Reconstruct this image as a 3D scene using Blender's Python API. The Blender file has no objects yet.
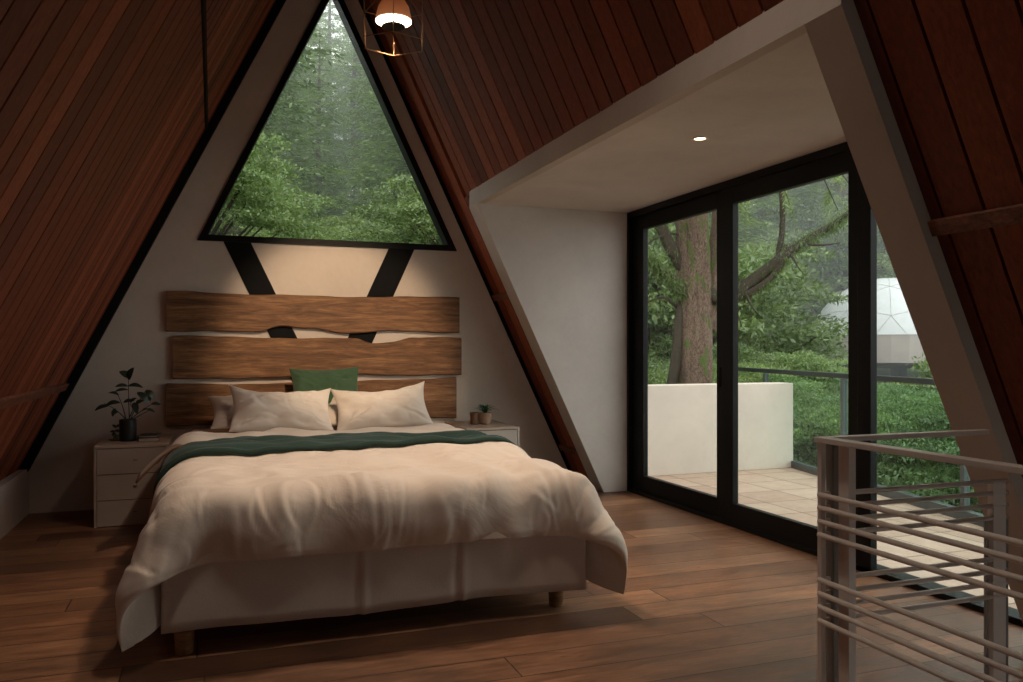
import bpy, bmesh, math, random
import numpy as np
from mathutils import Vector, Matrix

SC = bpy.context.scene
COL = SC.collection
PI = math.pi
# ------------------------------------------------------------------ camera maths (all measures in metres)
F_PX, CX, HY, EYE = 820.0, 511.5, 348.0, 1.2
YAW = math.atan(299 / 820.0)
CS, SN = math.cos(YAW), math.sin(YAW)


def spot_at(px, dist, z=0.0):
    """world point seen in image column px at forward distance dist"""
    r = (px - CX) / F_PX * dist
    return (r * CS + dist * SN, -r * SN + dist * CS, z)


cam_d = bpy.data.cameras.new('camera')
cam = bpy.data.objects.new('camera', cam_d)
COL.objects.link(cam)
cam.location = (0, 0, EYE)
cam.rotation_euler = (PI / 2, 0, -YAW)
cam_d.sensor_width = 36
cam_d.lens = F_PX / 1023 * 36
cam_d.shift_y = (HY - 341) / 1023
cam_d.clip_end = 500
SC.camera = cam

# ------------------------------------------------------------------ helpers


def link(name, me, m=None, parent=None):
    o = bpy.data.objects.new(name, me)
    COL.objects.link(o)
    if m is not None:
        me.materials.append(m)
    if parent is not None:
        o.parent = parent
    return o


def obj(name, bm, m=None, parent=None, smooth=False, bevel=0.0, seg=2):
    me = bpy.data.meshes.new(name)
    bmesh.ops.recalc_face_normals(bm, faces=bm.faces)
    bm.to_mesh(me)
    bm.free()
    if smooth:
        me.polygons.foreach_set('use_smooth', [True] * len(me.polygons))
    o = link(name, me, m, parent)
    if bevel:
        b = o.modifiers.new('bevel', 'BEVEL')
        b.width = bevel
        b.segments = seg
        b.limit_method = 'ANGLE'
        b.angle_limit = 0.6
        b.harden_normals = False
    return o


def npmesh(name, verts, faces, m=None, parent=None, smooth=False):
    """verts (n,3) array, faces (k,3|4) int array"""
    verts = np.asarray(verts, dtype=np.float32)
    faces = np.asarray(faces, dtype=np.int32)
    me = bpy.data.meshes.new(name)
    n = faces.shape[1]
    me.vertices.add(len(verts))
    me.vertices.foreach_set('co', verts.ravel())
    me.loops.add(faces.size)
    me.loops.foreach_set('vertex_index', faces.ravel())
    me.polygons.add(len(faces))
    me.polygons.foreach_set('loop_start', np.arange(0, faces.size, n, dtype=np.int32))
    if smooth:
        me.polygons.foreach_set('use_smooth', [True] * len(faces))
    me.update(calc_edges=True)
    me.validate()
    if parent == 'mesh':
        me.materials.append(m)
        return me
    return link(name, me, m, parent)


def thing(name, label, cat, loc=(0, 0, 0), rz=0.0, group=None):
    o = bpy.data.objects.new(name, None)
    COL.objects.link(o)
    o.location = loc
    o.rotation_euler = (0, 0, rz)
    o.empty_display_size = 0.1
    return tag(o, label, cat, group)


def tag(o, label, cat, group=None, kind=None):
    o['label'] = label
    o['category'] = cat
    if group:
        o['group'] = group
    if kind:
        o['kind'] = kind
    return o


def struct(o, label=None):
    o['kind'] = 'structure'
    if label:
        o['label'] = label
    return o


def box(bm, x0, x1, y0, y1, z0, z1, mat=None):
    vs = [bm.verts.new(p) for p in [(x0, y0, z0), (x1, y0, z0), (x1, y1, z0), (x0, y1, z0),
                                    (x0, y0, z1), (x1, y0, z1), (x1, y1, z1), (x0, y1, z1)]]
    if mat is not None:
        for v in vs:
            v.co = mat @ v.co
    for f in [(0, 3, 2, 1), (4, 5, 6, 7), (0, 1, 5, 4), (1, 2, 6, 5), (2, 3, 7, 6), (3, 0, 4, 7)]:
        bm.faces.new([vs[i] for i in f])


def bxo(name, dims, m, parent=None, bevel=0.0, **k):
    bm = bmesh.new()
    box(bm, *dims)
    return obj(name, bm, m, parent, bevel=bevel, **k)


def prism(bm, pts, axis, a, b):
    """extrude polygon pts (2D) along axis from a to b. axis 'y': pts=(x,z); 'x': (y,z); 'z': (x,y)"""
    def mk(p, t):
        return {'y': (p[0], t, p[1]), 'x': (t, p[0], p[1]), 'z': (p[0], p[1], t)}[axis]
    A = [bm.verts.new(mk(p, a)) for p in pts]
    B = [bm.verts.new(mk(p, b)) for p in pts]
    n = len(pts)
    bm.faces.new(A)
    bm.faces.new(B[::-1])
    for i in range(n):
        bm.faces.new([A[i], A[(i + 1) % n], B[(i + 1) % n], B[i]])


def lathe(bm, prof, cx=0, cy=0, n=32, cap=True):
    rings = []
    for r, z in prof:
        rings.append([bm.verts.new((cx + r * math.cos(2 * PI * i / n), cy + r * math.sin(2 * PI * i / n), z)) for i in range(n)])
    for a, b in zip(rings[:-1], rings[1:]):
        for i in range(n):
            bm.faces.new([a[i], a[(i + 1) % n], b[(i + 1) % n], b[i]])
    if cap:
        bm.faces.new(rings[0][::-1])
        bm.faces.new(rings[-1])


def tube(bm, pts, radii, n=8):
    pts = [Vector(p) for p in pts]
    if isinstance(radii, (int, float)):
        radii = [radii] * len(pts)
    prev = None
    rings = []
    up = Vector((0, 0, 1))
    for i, p in enumerate(pts):
        d = (pts[min(i + 1, len(pts) - 1)] - pts[max(i - 1, 0)]).normalized()
        if prev is None:
            x = d.cross(up)
            if x.length < 1e-3:
                x = d.cross(Vector((1, 0, 0)))
            x.normalize()
        else:
            x = (prev - d * prev.dot(d)).normalized()
        prev = x
        y = d.cross(x)
        rings.append([bm.verts.new(p + (x * math.cos(2 * PI * k / n) + y * math.sin(2 * PI * k / n)) * radii[i]) for k in range(n)])
    for a, b in zip(rings[:-1], rings[1:]):
        for k in range(n):
            bm.faces.new([a[k], a[(k + 1) % n], b[(k + 1) % n], b[k]])
    bm.faces.new(rings[0][::-1])
    bm.faces.new(rings[-1])


def rod(bm, a, b, w, h=None):
    """rectangular bar from a to b, w wide, h high"""
    h = h or w
    a, b = Vector(a), Vector(b)
    d = (b - a).normalized()
    up = Vector((0, 0, 1)) if abs(d.z) < .95 else Vector((0, 1, 0))
    x = d.cross(up).normalized()
    y = x.cross(d).normalized()
    q = []
    for p in (a, b):
        q.append([bm.verts.new(p + x * sx * w / 2 + y * sy * h / 2) for sx, sy in ((-1, -1), (1, -1), (1, 1), (-1, 1))])
    bm.faces.new(q[0][::-1])
    bm.faces.new(q[1])
    for k in range(4):
        bm.faces.new([q[0][k], q[0][(k + 1) % 4], q[1][(k + 1) % 4], q[1][k]])

# ------------------------------------------------------------------ materials


class NT:
    def __init__(s, name):
        s.m = bpy.data.materials.new(name)
        s.m.use_nodes = True
        s.t = s.m.node_tree
        s.b = s.t.nodes['Principled BSDF']
        s.out = s.t.nodes['Material Output']
        s._tc = None

    def n(s, typ, **k):
        nd = s.t.nodes.new(typ)
        for a, v in k.items():
            if a in nd.bl_rna.properties:
                setattr(nd, a, v)
            else:
                nd.inputs[a.replace('_', ' ')].default_value = v
        return nd

    def l(s, a, b):
        s.t.links.new(a, b)

    def co(s, scale=(1, 1, 1), rot=(0, 0, 0), kind='Object'):
        if s._tc is None:
            s._tc = s.n('ShaderNodeTexCoord')
        mp = s.n('ShaderNodeMapping')
        mp.inputs['Scale'].default_value = scale
        mp.inputs['Rotation'].default_value = rot
        s.l(s._tc.outputs[kind], mp.inputs['Vector'])
        return mp.outputs[0]

    def noise(s, vec, scale, detail=4, rough=.5, dist=0.0):
        nd = s.n('ShaderNodeTexNoise', Scale=scale, Detail=detail, Roughness=rough, Distortion=dist)
        if vec is not None:
            s.l(vec, nd.inputs['Vector'])
        return nd.outputs['Fac']

    def ramp(s, fac, stops, interp='LINEAR'):
        nd = s.n('ShaderNodeValToRGB')
        nd.color_ramp.interpolation = interp
        el = nd.color_ramp.elements
        while len(el) < len(stops):
            el.new(0.5)
        for e, (p, c) in zip(el, stops):
            e.position = p
            e.color = (*c, 1) if len(c) == 3 else c
        s.l(fac, nd.inputs[0])
        return nd.outputs[0]

    def mix(s, fac, a, b, typ='MIX'):
        nd = s.n('ShaderNodeMix', data_type='RGBA', blend_type=typ)
        for sock, v in ((nd.inputs['Factor'], fac), (nd.inputs['A'], a), (nd.inputs['B'], b)):
            if hasattr(v, 'is_output'):
                s.l(v, sock)
            elif isinstance(v, (int, float)):
                sock.default_value = v
            else:
                sock.default_value = (*v, 1)
        # choose colour sockets explicitly
        return nd

    def mixc(s, fac, a, b, typ='MIX'):
        nd = s.t.nodes.new('ShaderNodeMixRGB')
        nd.blend_type = typ
        for sock, v in zip(nd.inputs, (fac, a, b)):
            if hasattr(v, 'is_output'):
                s.l(v, sock)
            elif isinstance(v, (int, float)):
                sock.default_value = v
            else:
                sock.default_value = (*v, 1)
        return nd.outputs[0]

    def math(s, op, a, b=None, c=None):
        nd = s.t.nodes.new('ShaderNodeMath')
        nd.operation = op
        for sock, v in zip(nd.inputs, (a, b, c)):
            if v is None:
                continue
            if hasattr(v, 'is_output'):
                s.l(v, sock)
            else:
                sock.default_value = v
        return nd.outputs[0]

    def bump(s, h, strength=.3, dist=.01):
        nd = s.n('ShaderNodeBump', Strength=strength, Distance=dist)
        s.l(h, nd.inputs['Height'])
        s.l(nd.outputs[0], s.b.inputs['Normal'])
        return nd

    def col(s, v):
        if hasattr(v, 'is_output'):
            s.l(v, s.b.inputs['Base Color'])
        else:
            s.b.inputs['Base Color'].default_value = (*v, 1)

    def set(s, **k):
        for a, v in k.items():
            sock = s.b.inputs[a.replace('_', ' ')]
            if hasattr(v, 'is_output'):
                s.l(v, sock)
            else:
                sock.default_value = v
        return s


def plain(name, c, rough=.6, metal=0.0, noise_amt=.12, nscale=8, bump=.0, bscale=60, spec=.5):
    t = NT(name)
    v = t.co()
    f = t.noise(v, nscale, 5)
    lo = tuple(x * (1 - noise_amt) for x in c)
    hi = tuple(min(1, x * (1 + noise_amt)) for x in c)
    t.col(t.ramp(f, [(.3, lo), (.7, hi)]))
    t.set(Roughness=rough, Metallic=metal)
    t.b.inputs['Specular IOR Level'].default_value = spec
    if bump:
        t.bump(t.noise(v, bscale, 3), bump, .004)
    return t.m


def plaster(name, c):
    t = NT(name)
    v = t.co()
    big = t.noise(v, 1.7, 6, .6, .4)
    fine = t.noise(v, 22, 6, .7)
    a = t.ramp(big, [(.3, tuple(x * .86 for x in c)), (.7, tuple(min(1, x * 1.08) for x in c))])
    t.col(t.mixc(.25, a, t.ramp(fine, [(.35, tuple(x * .85 for x in c)), (.65, c)])))
    t.set(Roughness=.85)
    t.bump(fine, .25, .004)
    return t.m


def boards_mat(name):
    """red-brown boards, one tint per board, grain along local Z"""
    t = NT(name)
    g = t.n('ShaderNodeNewGeometry')
    rnd = g.outputs['Random Per Island']
    v = t.co((26, 26, 1.6))
    add = t.n('ShaderNodeVectorMath', operation='ADD')
    cmb = t.n('ShaderNodeCombineXYZ')
    t.l(t.math('MULTIPLY', rnd, 37.0), cmb.inputs[2])
    t.l(v, add.inputs[0])
    t.l(cmb.outputs[0], add.inputs[1])
    gr = t.noise(add.outputs[0], 2.2, 6, .6, .6)
    base = t.ramp(rnd, [(0, (.10, .023, .011)), (.3, (.23, .054, .024)), (.55, (.14, .033, .015)), (.8, (.34, .092, .040)), (1, (.19, .046, .020))])
    c = t.mixc(.8, base, t.ramp(gr, [(.25, (.55, .5, .5)), (.75, (1.3, 1.3, 1.3))]), 'MULTIPLY')
    t.col(c)
    t.set(Roughness=.62)
    t.b.inputs['Specular IOR Level'].default_value = .25
    t.bump(gr, .15, .003)
    return t.m


def floor_mat():
    t = NT('oak floor')
    W, L = .20, 2.1
    tc = t.n('ShaderNodeTexCoord')
    sp = t.n('ShaderNodeSeparateXYZ')
    t.l(tc.outputs['Object'], sp.inputs[0])
    X, Y = sp.outputs[0], sp.outputs[1]
    yr = t.math('DIVIDE', Y, W)
    row = t.math('FLOOR', yr)
    wn = t.n('ShaderNodeTexWhiteNoise', noise_dimensions='1D')
    t.l(row, wn.inputs['W'])
    xs = t.math('ADD', t.math('DIVIDE', X, L), t.math('MULTIPLY', wn.outputs[0], 7.3))
    colu = t.math('FLOOR', xs)
    idv = t.math('ADD', t.math('MULTIPLY', row, 17.3), colu)
    wn2 = t.n('ShaderNodeTexWhiteNoise', noise_dimensions='1D')
    t.l(idv, wn2.inputs['W'])
    rnd = wn2.outputs[0]
    fy = t.math('FRACT', yr)
    fx = t.math('FRACT', xs)
    ey = t.math('MINIMUM', fy, t.math('SUBTRACT', 1, fy))
    ex = t.math('MULTIPLY', t.math('MINIMUM', fx, t.math('SUBTRACT', 1, fx)), L / W)
    gap = t.math('LESS_THAN', t.math('MINIMUM', ey, ex), .014)
    cmb = t.n('ShaderNodeCombineXYZ')
    t.l(t.math('ADD', t.math('MULTIPLY', X, 1.3), t.math('MULTIPLY', rnd, 31)), cmb.inputs[0])
    t.l(t.math('MULTIPLY', Y, 11), cmb.inputs[1])
    t.l(t.math('MULTIPLY', rnd, 9), cmb.inputs[2])
    g1 = t.noise(cmb.outputs[0], 1.6, 7, .62, 1.4)
    g2 = t.noise(cmb.outputs[0], 9, 4, .6, .4)
    blot = t.noise(tc.outputs['Object'], 1.3, 5, .6, .6)
    knots = t.noise(cmb.outputs[0], 3.1, 3, .5, 2.0)
    base = t.ramp(rnd, [(0, (.14, .066, .036)), (.35, (.27, .132, .070)), (.65, (.195, .093, .049)), (1, (.35, .182, .100))])
    c = t.mixc(.85, base, t.ramp(g1, [(.28, (.45, .42, .40)), (.5, (.95, .95, .95)), (.72, (1.45, 1.4, 1.3))]), 'MULTIPLY')
    c = t.mixc(.5, c, t.ramp(g2, [(.35, (.62, .6, .6)), (.6, (1.15, 1.15, 1.15))]), 'MULTIPLY')
    c = t.mixc(.6, c, t.ramp(blot, [(.35, (.42, .44, .48)), (.62, (1.2, 1.14, 1.08))]), 'MULTIPLY')
    c = t.mixc(1, c, t.ramp(knots, [(.24, (.25, .22, .2)), (.30, (1, 1, 1))]), 'MULTIPLY')
    c = t.mixc(gap, c, (.02, .010, .006))
    t.col(c)
    t.set(Roughness=t.ramp(g1, [(.3, (.34, .34, .34)), (.7, (.50, .50, .50))]))
    t.b.inputs['Specular IOR Level'].default_value = .4
    h = t.math('SUBTRACT', t.math('MULTIPLY', g2, .25), gap)
    t.bump(h, .35, .003)
    return t.m


def slab_mat(name, c1, c2):
    """live-edge timber, grain along X"""
    t = NT(name)
    v = t.co((1.1, 6, 9))
    g = t.noise(v, 2.0, 7, .62, 1.2)
    w = t.n('ShaderNodeTexWave', wave_type='BANDS', bands_direction='Z', Scale=1.1, Distortion=9, Detail=3)
    w.inputs['Detail Scale'].default_value = .7
    t.l(t.co((.5, 3, 5)), w.inputs['Vector'])
    a = t.ramp(g, [(.28, tuple(x * .42 for x in c1)), (.5, c1), (.74, c2)])
    b = t.mixc(.35, a, t.ramp(w.outputs['Fac'], [(0, (.5, .46, .42)), (1, (1.2, 1.2, 1.2))]), 'MULTIPLY')
    fine = t.noise(t.co((2.4, 20, 75)), 3, 6, .68, .5)
    c = t.mixc(.85, b, t.ramp(fine, [(.36, (.42, .38, .34)), (.60, (1.18, 1.16, 1.12))]), 'MULTIPLY')
    t.col(c)
    t.set(Roughness=.6)
    t.bump(fine, .3, .004)
    return t.m


def fabric(name, c, weave=260, bump=.12, rough=.9, sheen=.2, wr=0.0):
    t = NT(name)
    v = t.co()
    f = t.noise(v, weave, 2)
    b = t.noise(v, 3.5, 4)
    a = t.ramp(b, [(.3, tuple(x * .93 for x in c)), (.7, c)])
    t.col(t.mixc(.3, a, t.ramp(f, [(.3, tuple(x * .75 for x in c)), (.7, c)])))
    t.set(Roughness=rough)
    t.b.inputs['Sheen Weight'].default_value = sheen
    t.b.inputs['Specular IOR Level'].default_value = .15
    if wr:
        w = t.noise(v, 3.2, 4, .5, .9)
        h = t.math('ADD', t.math('MULTIPLY', w, wr), t.math('MULTIPLY', f, .03))
        t.bump(h, .5, .03)
    else:
        t.bump(f, bump, .003)
    return t.m


def glass_mat(name, tint=(.93, .96, .95), ior=1.42):
    t = NT(name)
    t.t.nodes.remove(t.b)
    tr = t.n('ShaderNodeBsdfTransparent')
    tr.inputs[0].default_value = (*tint, 1)
    gl = t.n('ShaderNodeBsdfGlossy', Roughness=.01)
    lw = t.n('ShaderNodeLayerWeight', Blend=.5)
    fr = t.math('ADD', t.math('MULTIPLY', t.math('POWER', lw.outputs['Facing'], 5.0), .9), .0)
    mx = t.n('ShaderNodeMixShader')
    t.l(fr, mx.inputs[0])
    t.l(tr.outputs[0], mx.inputs[1])
    t.l(gl.outputs[0], mx.inputs[2])
    t.l(mx.outputs[0], t.out.inputs[0])
    return t.m


def leaf_mat(name, c1, c2, c3, trans=.45):
    t = NT(name)
    t.t.nodes.remove(t.b)
    g = t.n('ShaderNodeNewGeometry')
    oi = t.n('ShaderNodeObjectInfo')
    c = t.ramp(g.outputs['Random Per Island'], [(0, c1), (.5, c2), (1, c3)])
    big = t.noise(t.co((1, 1, 1)), .9, 3)
    c = t.mixc(.5, c, t.ramp(big, [(.35, (.6, .66, .6)), (.65, (1.25, 1.2, 1.1))]), 'MULTIPLY')
    c = t.mixc(1, c, t.ramp(oi.outputs['Random'], [(0, (.85, .9, .9)), (1, (1.12, 1.08, .95))]), 'MULTIPLY')
    d = t.n('ShaderNodeBsdfDiffuse')
    tl = t.n('ShaderNodeBsdfTranslucent')
    gl = t.n('ShaderNodeBsdfGlossy', Roughness=.45)
    gl.inputs[0].default_value = (.9, 1, .95, 1)
    t.l(c, d.inputs[0])
    t.l(c, tl.inputs[0])
    m1 = t.n('ShaderNodeMixShader', Fac=trans)
    t.l(d.outputs[0], m1.inputs[1])
    t.l(tl.outputs[0], m1.inputs[2])
    m2 = t.n('ShaderNodeMixShader', Fac=.06)
    t.l(m1.outputs[0], m2.inputs[1])
    t.l(gl.outputs[0], m2.inputs[2])
    t.l(m2.outputs[0], t.out.inputs[0])
    return t.m


def bark_mat(name, c1, c2, moss, mossamt=.5, sc=1.0):
    t = NT(name)
    v = t.co((sc, sc, sc * .28))
    vo = t.n('ShaderNodeTexVoronoi', Scale=34, feature='DISTANCE_TO_EDGE')
    nz = t.n('ShaderNodeTexNoise', Scale=9.0, Detail=6.0)
    t.l(v, nz.inputs['Vector'])
    ad = t.n('ShaderNodeVectorMath', operation='ADD')
    t.l(v, ad.inputs[0])
    sc_ = t.n('ShaderNodeVectorMath', operation='SCALE')
    sc_.inputs['Scale'].default_value = .5
    t.l(nz.outputs['Color'], sc_.inputs[0])
    t.l(sc_.outputs[0], ad.inputs[1])
    t.l(ad.outputs[0], vo.inputs['Vector'])
    n2 = t.noise(v, 14, 6, .7)
    h = t.math('ADD', t.math('MULTIPLY', t.math('MINIMUM', vo.outputs['Distance'], .12), 5.0), t.math('MULTIPLY', n2, .5))
    c = t.ramp(h, [(.15, tuple(x * .3 for x in c1)), (.5, c1), (1.0, c2)])
    mm = t.noise(t.co((1.2, 1.2, .5)), 6.0, 7, .75)
    t.col(t.mixc(t.ramp(mm, [(.62 - mossamt * .2, (0, 0, 0)), (.68 - mossamt * .2, (1, 1, 1))]), c, moss))
    t.set(Roughness=.95)
    t.bump(h, .7, .03)
    return t.m


def tile_mat():
    t = NT('terrace tiles')
    tc = t.n('ShaderNodeTexCoord')
    sp = t.n('ShaderNodeSeparateXYZ')
    t.l(tc.outputs['Object'], sp.inputs[0])
    W = .42
    gs = []
    ids = []
    for k, off in ((0, .12), (1, .1)):
        q = t.math('DIVIDE', t.math('ADD', sp.outputs[k], off), W)
        ids.append(t.math('FLOOR', q))
        fr = t.math('FRACT', q)
        gs.append(t.math('MINIMUM', fr, t.math('SUBTRACT', 1, fr)))
    gap = t.math('LESS_THAN', t.math('MINIMUM', gs[0], gs[1]), .014)
    wn = t.n('ShaderNodeTexWhiteNoise', noise_dimensions='1D')
    t.l(t.math('ADD', ids[0], t.math('MULTIPLY', ids[1], 13.7)), wn.inputs['W'])
    nz = t.noise(tc.outputs['Object'], 9, 6, .65)
    c = t.ramp(wn.outputs[0], [(0, (.46, .31, .23)), (.5, (.52, .37, .28)), (1, (.58, .43, .335))])
    c = t.mixc(.6, c, t.ramp(nz, [(.3, (.75, .74, .72)), (.7, (1.15, 1.14, 1.12))]), 'MULTIPLY')
    t.col(t.mixc(gap, c, (.16, .11, .08)))
    t.set(Roughness=.7)
    t.bump(t.math('SUBTRACT', t.math('MULTIPLY', nz, .3), gap), .3, .004)
    return t.m


M = {}
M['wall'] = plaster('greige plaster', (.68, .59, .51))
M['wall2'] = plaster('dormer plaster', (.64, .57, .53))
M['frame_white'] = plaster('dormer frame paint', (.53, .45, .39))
M['boards'] = boards_mat('cedar boards')
M['batten'] = slab_mat('cedar batten', (.21, .066, .032), (.28, .095, .045))
M['gapdark'] = plain('dark backing', (.008, .006, .005), .9)
M['floor'] = floor_mat()
M['black'] = plain('black painted metal', (.006, .006, .006), .5, .0, .1, spec=.18)
M['blackmatte'] = plain('black matte paint', (.009, .009, .009), .8, spec=.12)
M['slab'] = slab_mat('live edge walnut', (.24, .112, .046), (.44, .235, .105))
M['slabdark'] = slab_mat('bark edge', (.05, .025, .012), (.09, .045, .02))
M['linen'] = fabric('duvet linen', (.74, .63, .535), wr=1.0)
M['pillow'] = fabric('pillow cotton', (.80, .71, .63), wr=.25)
M['skirt'] = fabric('bed skirt cotton', (.66, .56, .48), weave=180, wr=.25)
M['green'] = fabric('green cushion cotton', (.060, .115, .062), weave=120, bump=.3)
M['throw'] = fabric('green knitted throw', (.030, .056, .046), weave=70, bump=.8, sheen=.1)
M['legwood'] = slab_mat('beech leg', (.36, .17, .075), (.50, .26, .12))
M['lacquer'] = plain('greige lacquer', (.50, .43, .38), .5, 0, .04)
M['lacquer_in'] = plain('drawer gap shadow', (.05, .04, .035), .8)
M['nstop'] = plain('nightstand top', (.52, .40, .32), .45, 0, .08)
M['tabmetal'] = plain('beige tab', (.26, .21, .17), .5)
M['pot'] = plain('black ceramic', (.012, .013, .014), .45)
M['terra'] = plain('clay pot', (.36, .22, .14), .8, 0, .2, 30)
M['soil'] = plain('potting soil', (.03, .02, .014), .95, 0, .4, 60, .6)
M['rail'] = plain('champagne painted rail', (.74, .65, .59), .33, .0, .04)
M['raildark'] = plain('dark metal post', (.24, .21, .19), .45, .0, .05)
t = NT('copper lampshade')
t.col((.55, .36, .25))
t.set(Roughness=.4, Metallic=.3)
tl = t.n('ShaderNodeBsdfTranslucent')
tl.inputs[0].default_value = (.60, .40, .28, 1)
mx = t.n('ShaderNodeMixShader', Fac=.35)
t.l(t.b.outputs[0], mx.inputs[1])
t.l(tl.outputs[0], mx.inputs[2])
t.l(mx.outputs[0], t.out.inputs[0])
M['copper'] = t.m
M['brass'] = plain('brass wire', (.40, .22, .12), .35, .9, .05)
M['glass'] = glass_mat('window glass')
M['railglass'] = glass_mat('balcony glass', (.80, .90, .87))
M['tiles'] = tile_mat()
M['parapet'] = plaster('white render', (.72, .61, .53))
M['bark'] = bark_mat('fir bark', (.12, .075, .055), (.30, .20, .145), (.10, .15, .03), .45)
M['barkdark'] = bark_mat('mossy branch bark', (.05, .038, .028), (.12, .09, .06), (.08, .11, .03), .25, 3)
M['barkfar'] = bark_mat('conifer bark', (.11, .08, .06), (.22, .16, .12), (.06, .09, .03), .3)
M['moss'] = leaf_mat('hanging moss', (.10, .16, .03), (.14, .21, .04), (.20, .27, .07), .4)
M['fir'] = leaf_mat('fir needles', (.11, .17, .06), (.17, .25, .085), (.26, .35, .13))
M['fir2'] = leaf_mat('hemlock needles', (.17, .25, .09), (.26, .36, .13), (.38, .48, .20))
M['leaf'] = leaf_mat('bright leaves', (.13, .20, .05), (.22, .31, .09), (.36, .46, .18), .5)
M['leafdark'] = leaf_mat('deep green leaves', (.09, .14, .045), (.15, .22, .07), (.25, .34, .13), .45)
M['hill'] = plain('forest floor', (.035, .055, .022), 1, 0, .5, .6)
M['plant'] = leaf_mat('houseplant leaves', (.018, .032, .016), (.026, .045, .022), (.035, .055, .028), .25)
M['succ'] = leaf_mat('succulent leaves', (.035, .09, .035), (.05, .12, .05), (.08, .15, .07), .2)

# ------------------------------------------------------------------ ROOM SHELL
GY = 6.78                       # gable wall
ML, MR = 2.035, 2.105           # slopes of the two roof sides
XL0 = -1.248 - .312 / ML        # left wall edge line: X = XL0 + Z/ML
DR = 1.13 + 4.06 / MR           # right: X = DR - Z/MR
T = .066                        # wall edge to board surface
TR = .060
YB = -2.2                       # room end behind the camera


def xl(z, off=0.0):
    return XL0 - off + z / ML


def xr(z, off=0.0):
    return DR + min(off, TR) - z / MR if off <= T else DR + off - z / MR


ZA = (DR - XL0 + T + TR) / (1 / ML + 1 / MR)      # apex of the board surfaces
XA = xl(ZA, T)
ZK = .31                         # knee wall height
XK = xl(ZK)

# floor with the stair opening in the near right corner
SX0, SY1 = 1.87, 2.10
bm = bmesh.new()
for (x0, x1, y0, y1) in ((-2.2, SX0, YB, GY), (SX0, 3.42, SY1, GY)):
    box(bm, x0, x1, y0, y1, -.22, 0)
struct(obj('floor', bm, M['floor']), 'brown oak plank floor')

# gable wall with triangular opening
WX0, WX1, WZ0 = -.111, 1.968, 2.03
wsl, wsr = 2.114, 2.097
WXA = (4.2 - 2.03) / wsl + WX0
WZA = 2.03 + wsl * (WX1 - WX0) * wsr / (wsl + wsr)
WXA = WX0 + (WZA - WZ0) / wsl
bm = bmesh.new()
outer = [(-2.4, 0), (3.9, 0), (XA + .25, ZA + .3), (XA - .25, ZA + .3)]
# build wall as pieces round the hole
W0 = (WX0 + .02, WZ0 + .02)
W1 = (WX1 - .02, WZ0 + .02)
W2 = (WXA, WZA - .04)
for poly in ([(-2.4, -.2), (3.43, -.2), (3.43, W0[1]), (-2.4, W0[1])],
             [(-2.4, W0[1]), W0, W2, (WXA, ZA + .4), (-.6, ZA + .4)],
             [W1, (3.43, W0[1]), (2.4, ZA + .4), (WXA, ZA + .4), W2]):
    prism(bm, poly, 'y', GY, GY + .22)
struct(obj('wall_far', bm, M['wall']), 'greige plastered gable wall behind the bed')
# knee wall, left
struct(bxo('wall_left_low', (XK - .1, XK, YB, GY - .001, 0, ZK + .02), M['wall2']), 'low pale wall under the left roof slope')
# wall behind the camera
bm = bmesh.new()
nw = (.45, 1.35, 1.0, 1.9)  # unseen opening, added so fill light reaches the bed skirt and railing
for poly in ([(-2.4, -.2), (3.9, -.2), (3.9, nw[2]), (-2.4, nw[2])], [(-2.4, nw[3]), (3.9, nw[3]), (XA + .2, ZA + .3), (XA - .2, ZA + .3)],
             [(-2.4, nw[2]), (nw[0], nw[2]), (nw[0], nw[3]), (-2.4, nw[3])], [(nw[1], nw[2]), (3.9, nw[2]), (3.9, nw[3]), (nw[1], nw[3])]):
    prism(bm, poly, 'y', YB - .1, YB)
struct(obj('wall_near', bm, M['wall']), 'gable wall behind the camera with an added fill-light window')
w3 = thing('fill_window', 'added fill-light window', 'window')
del w3['category']
struct(w3, 'added black-framed window behind the camera, unseen, letting in fill light')
bm = bmesh.new()
for dms in ((nw[0], nw[0] + .06, nw[2], nw[3]), (nw[1] - .06, nw[1], nw[2], nw[3]), (nw[0] + .06, nw[1] - .06, nw[2], nw[2] + .06), (nw[0] + .06, nw[1] - .06, nw[3] - .06, nw[3]), (.87, .93, nw[2] + .06, nw[3] - .06)):
    box(bm, dms[0], dms[1], YB - .08, YB - .01, dms[2], dms[3])
obj('window_frame', bm, M['black'], w3)
bxo('pane', (nw[0] + .05, nw[1] - .05, YB - .05, YB - .045, nw[2] + .05, nw[3] - .05), M['glass'], w3)

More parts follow.
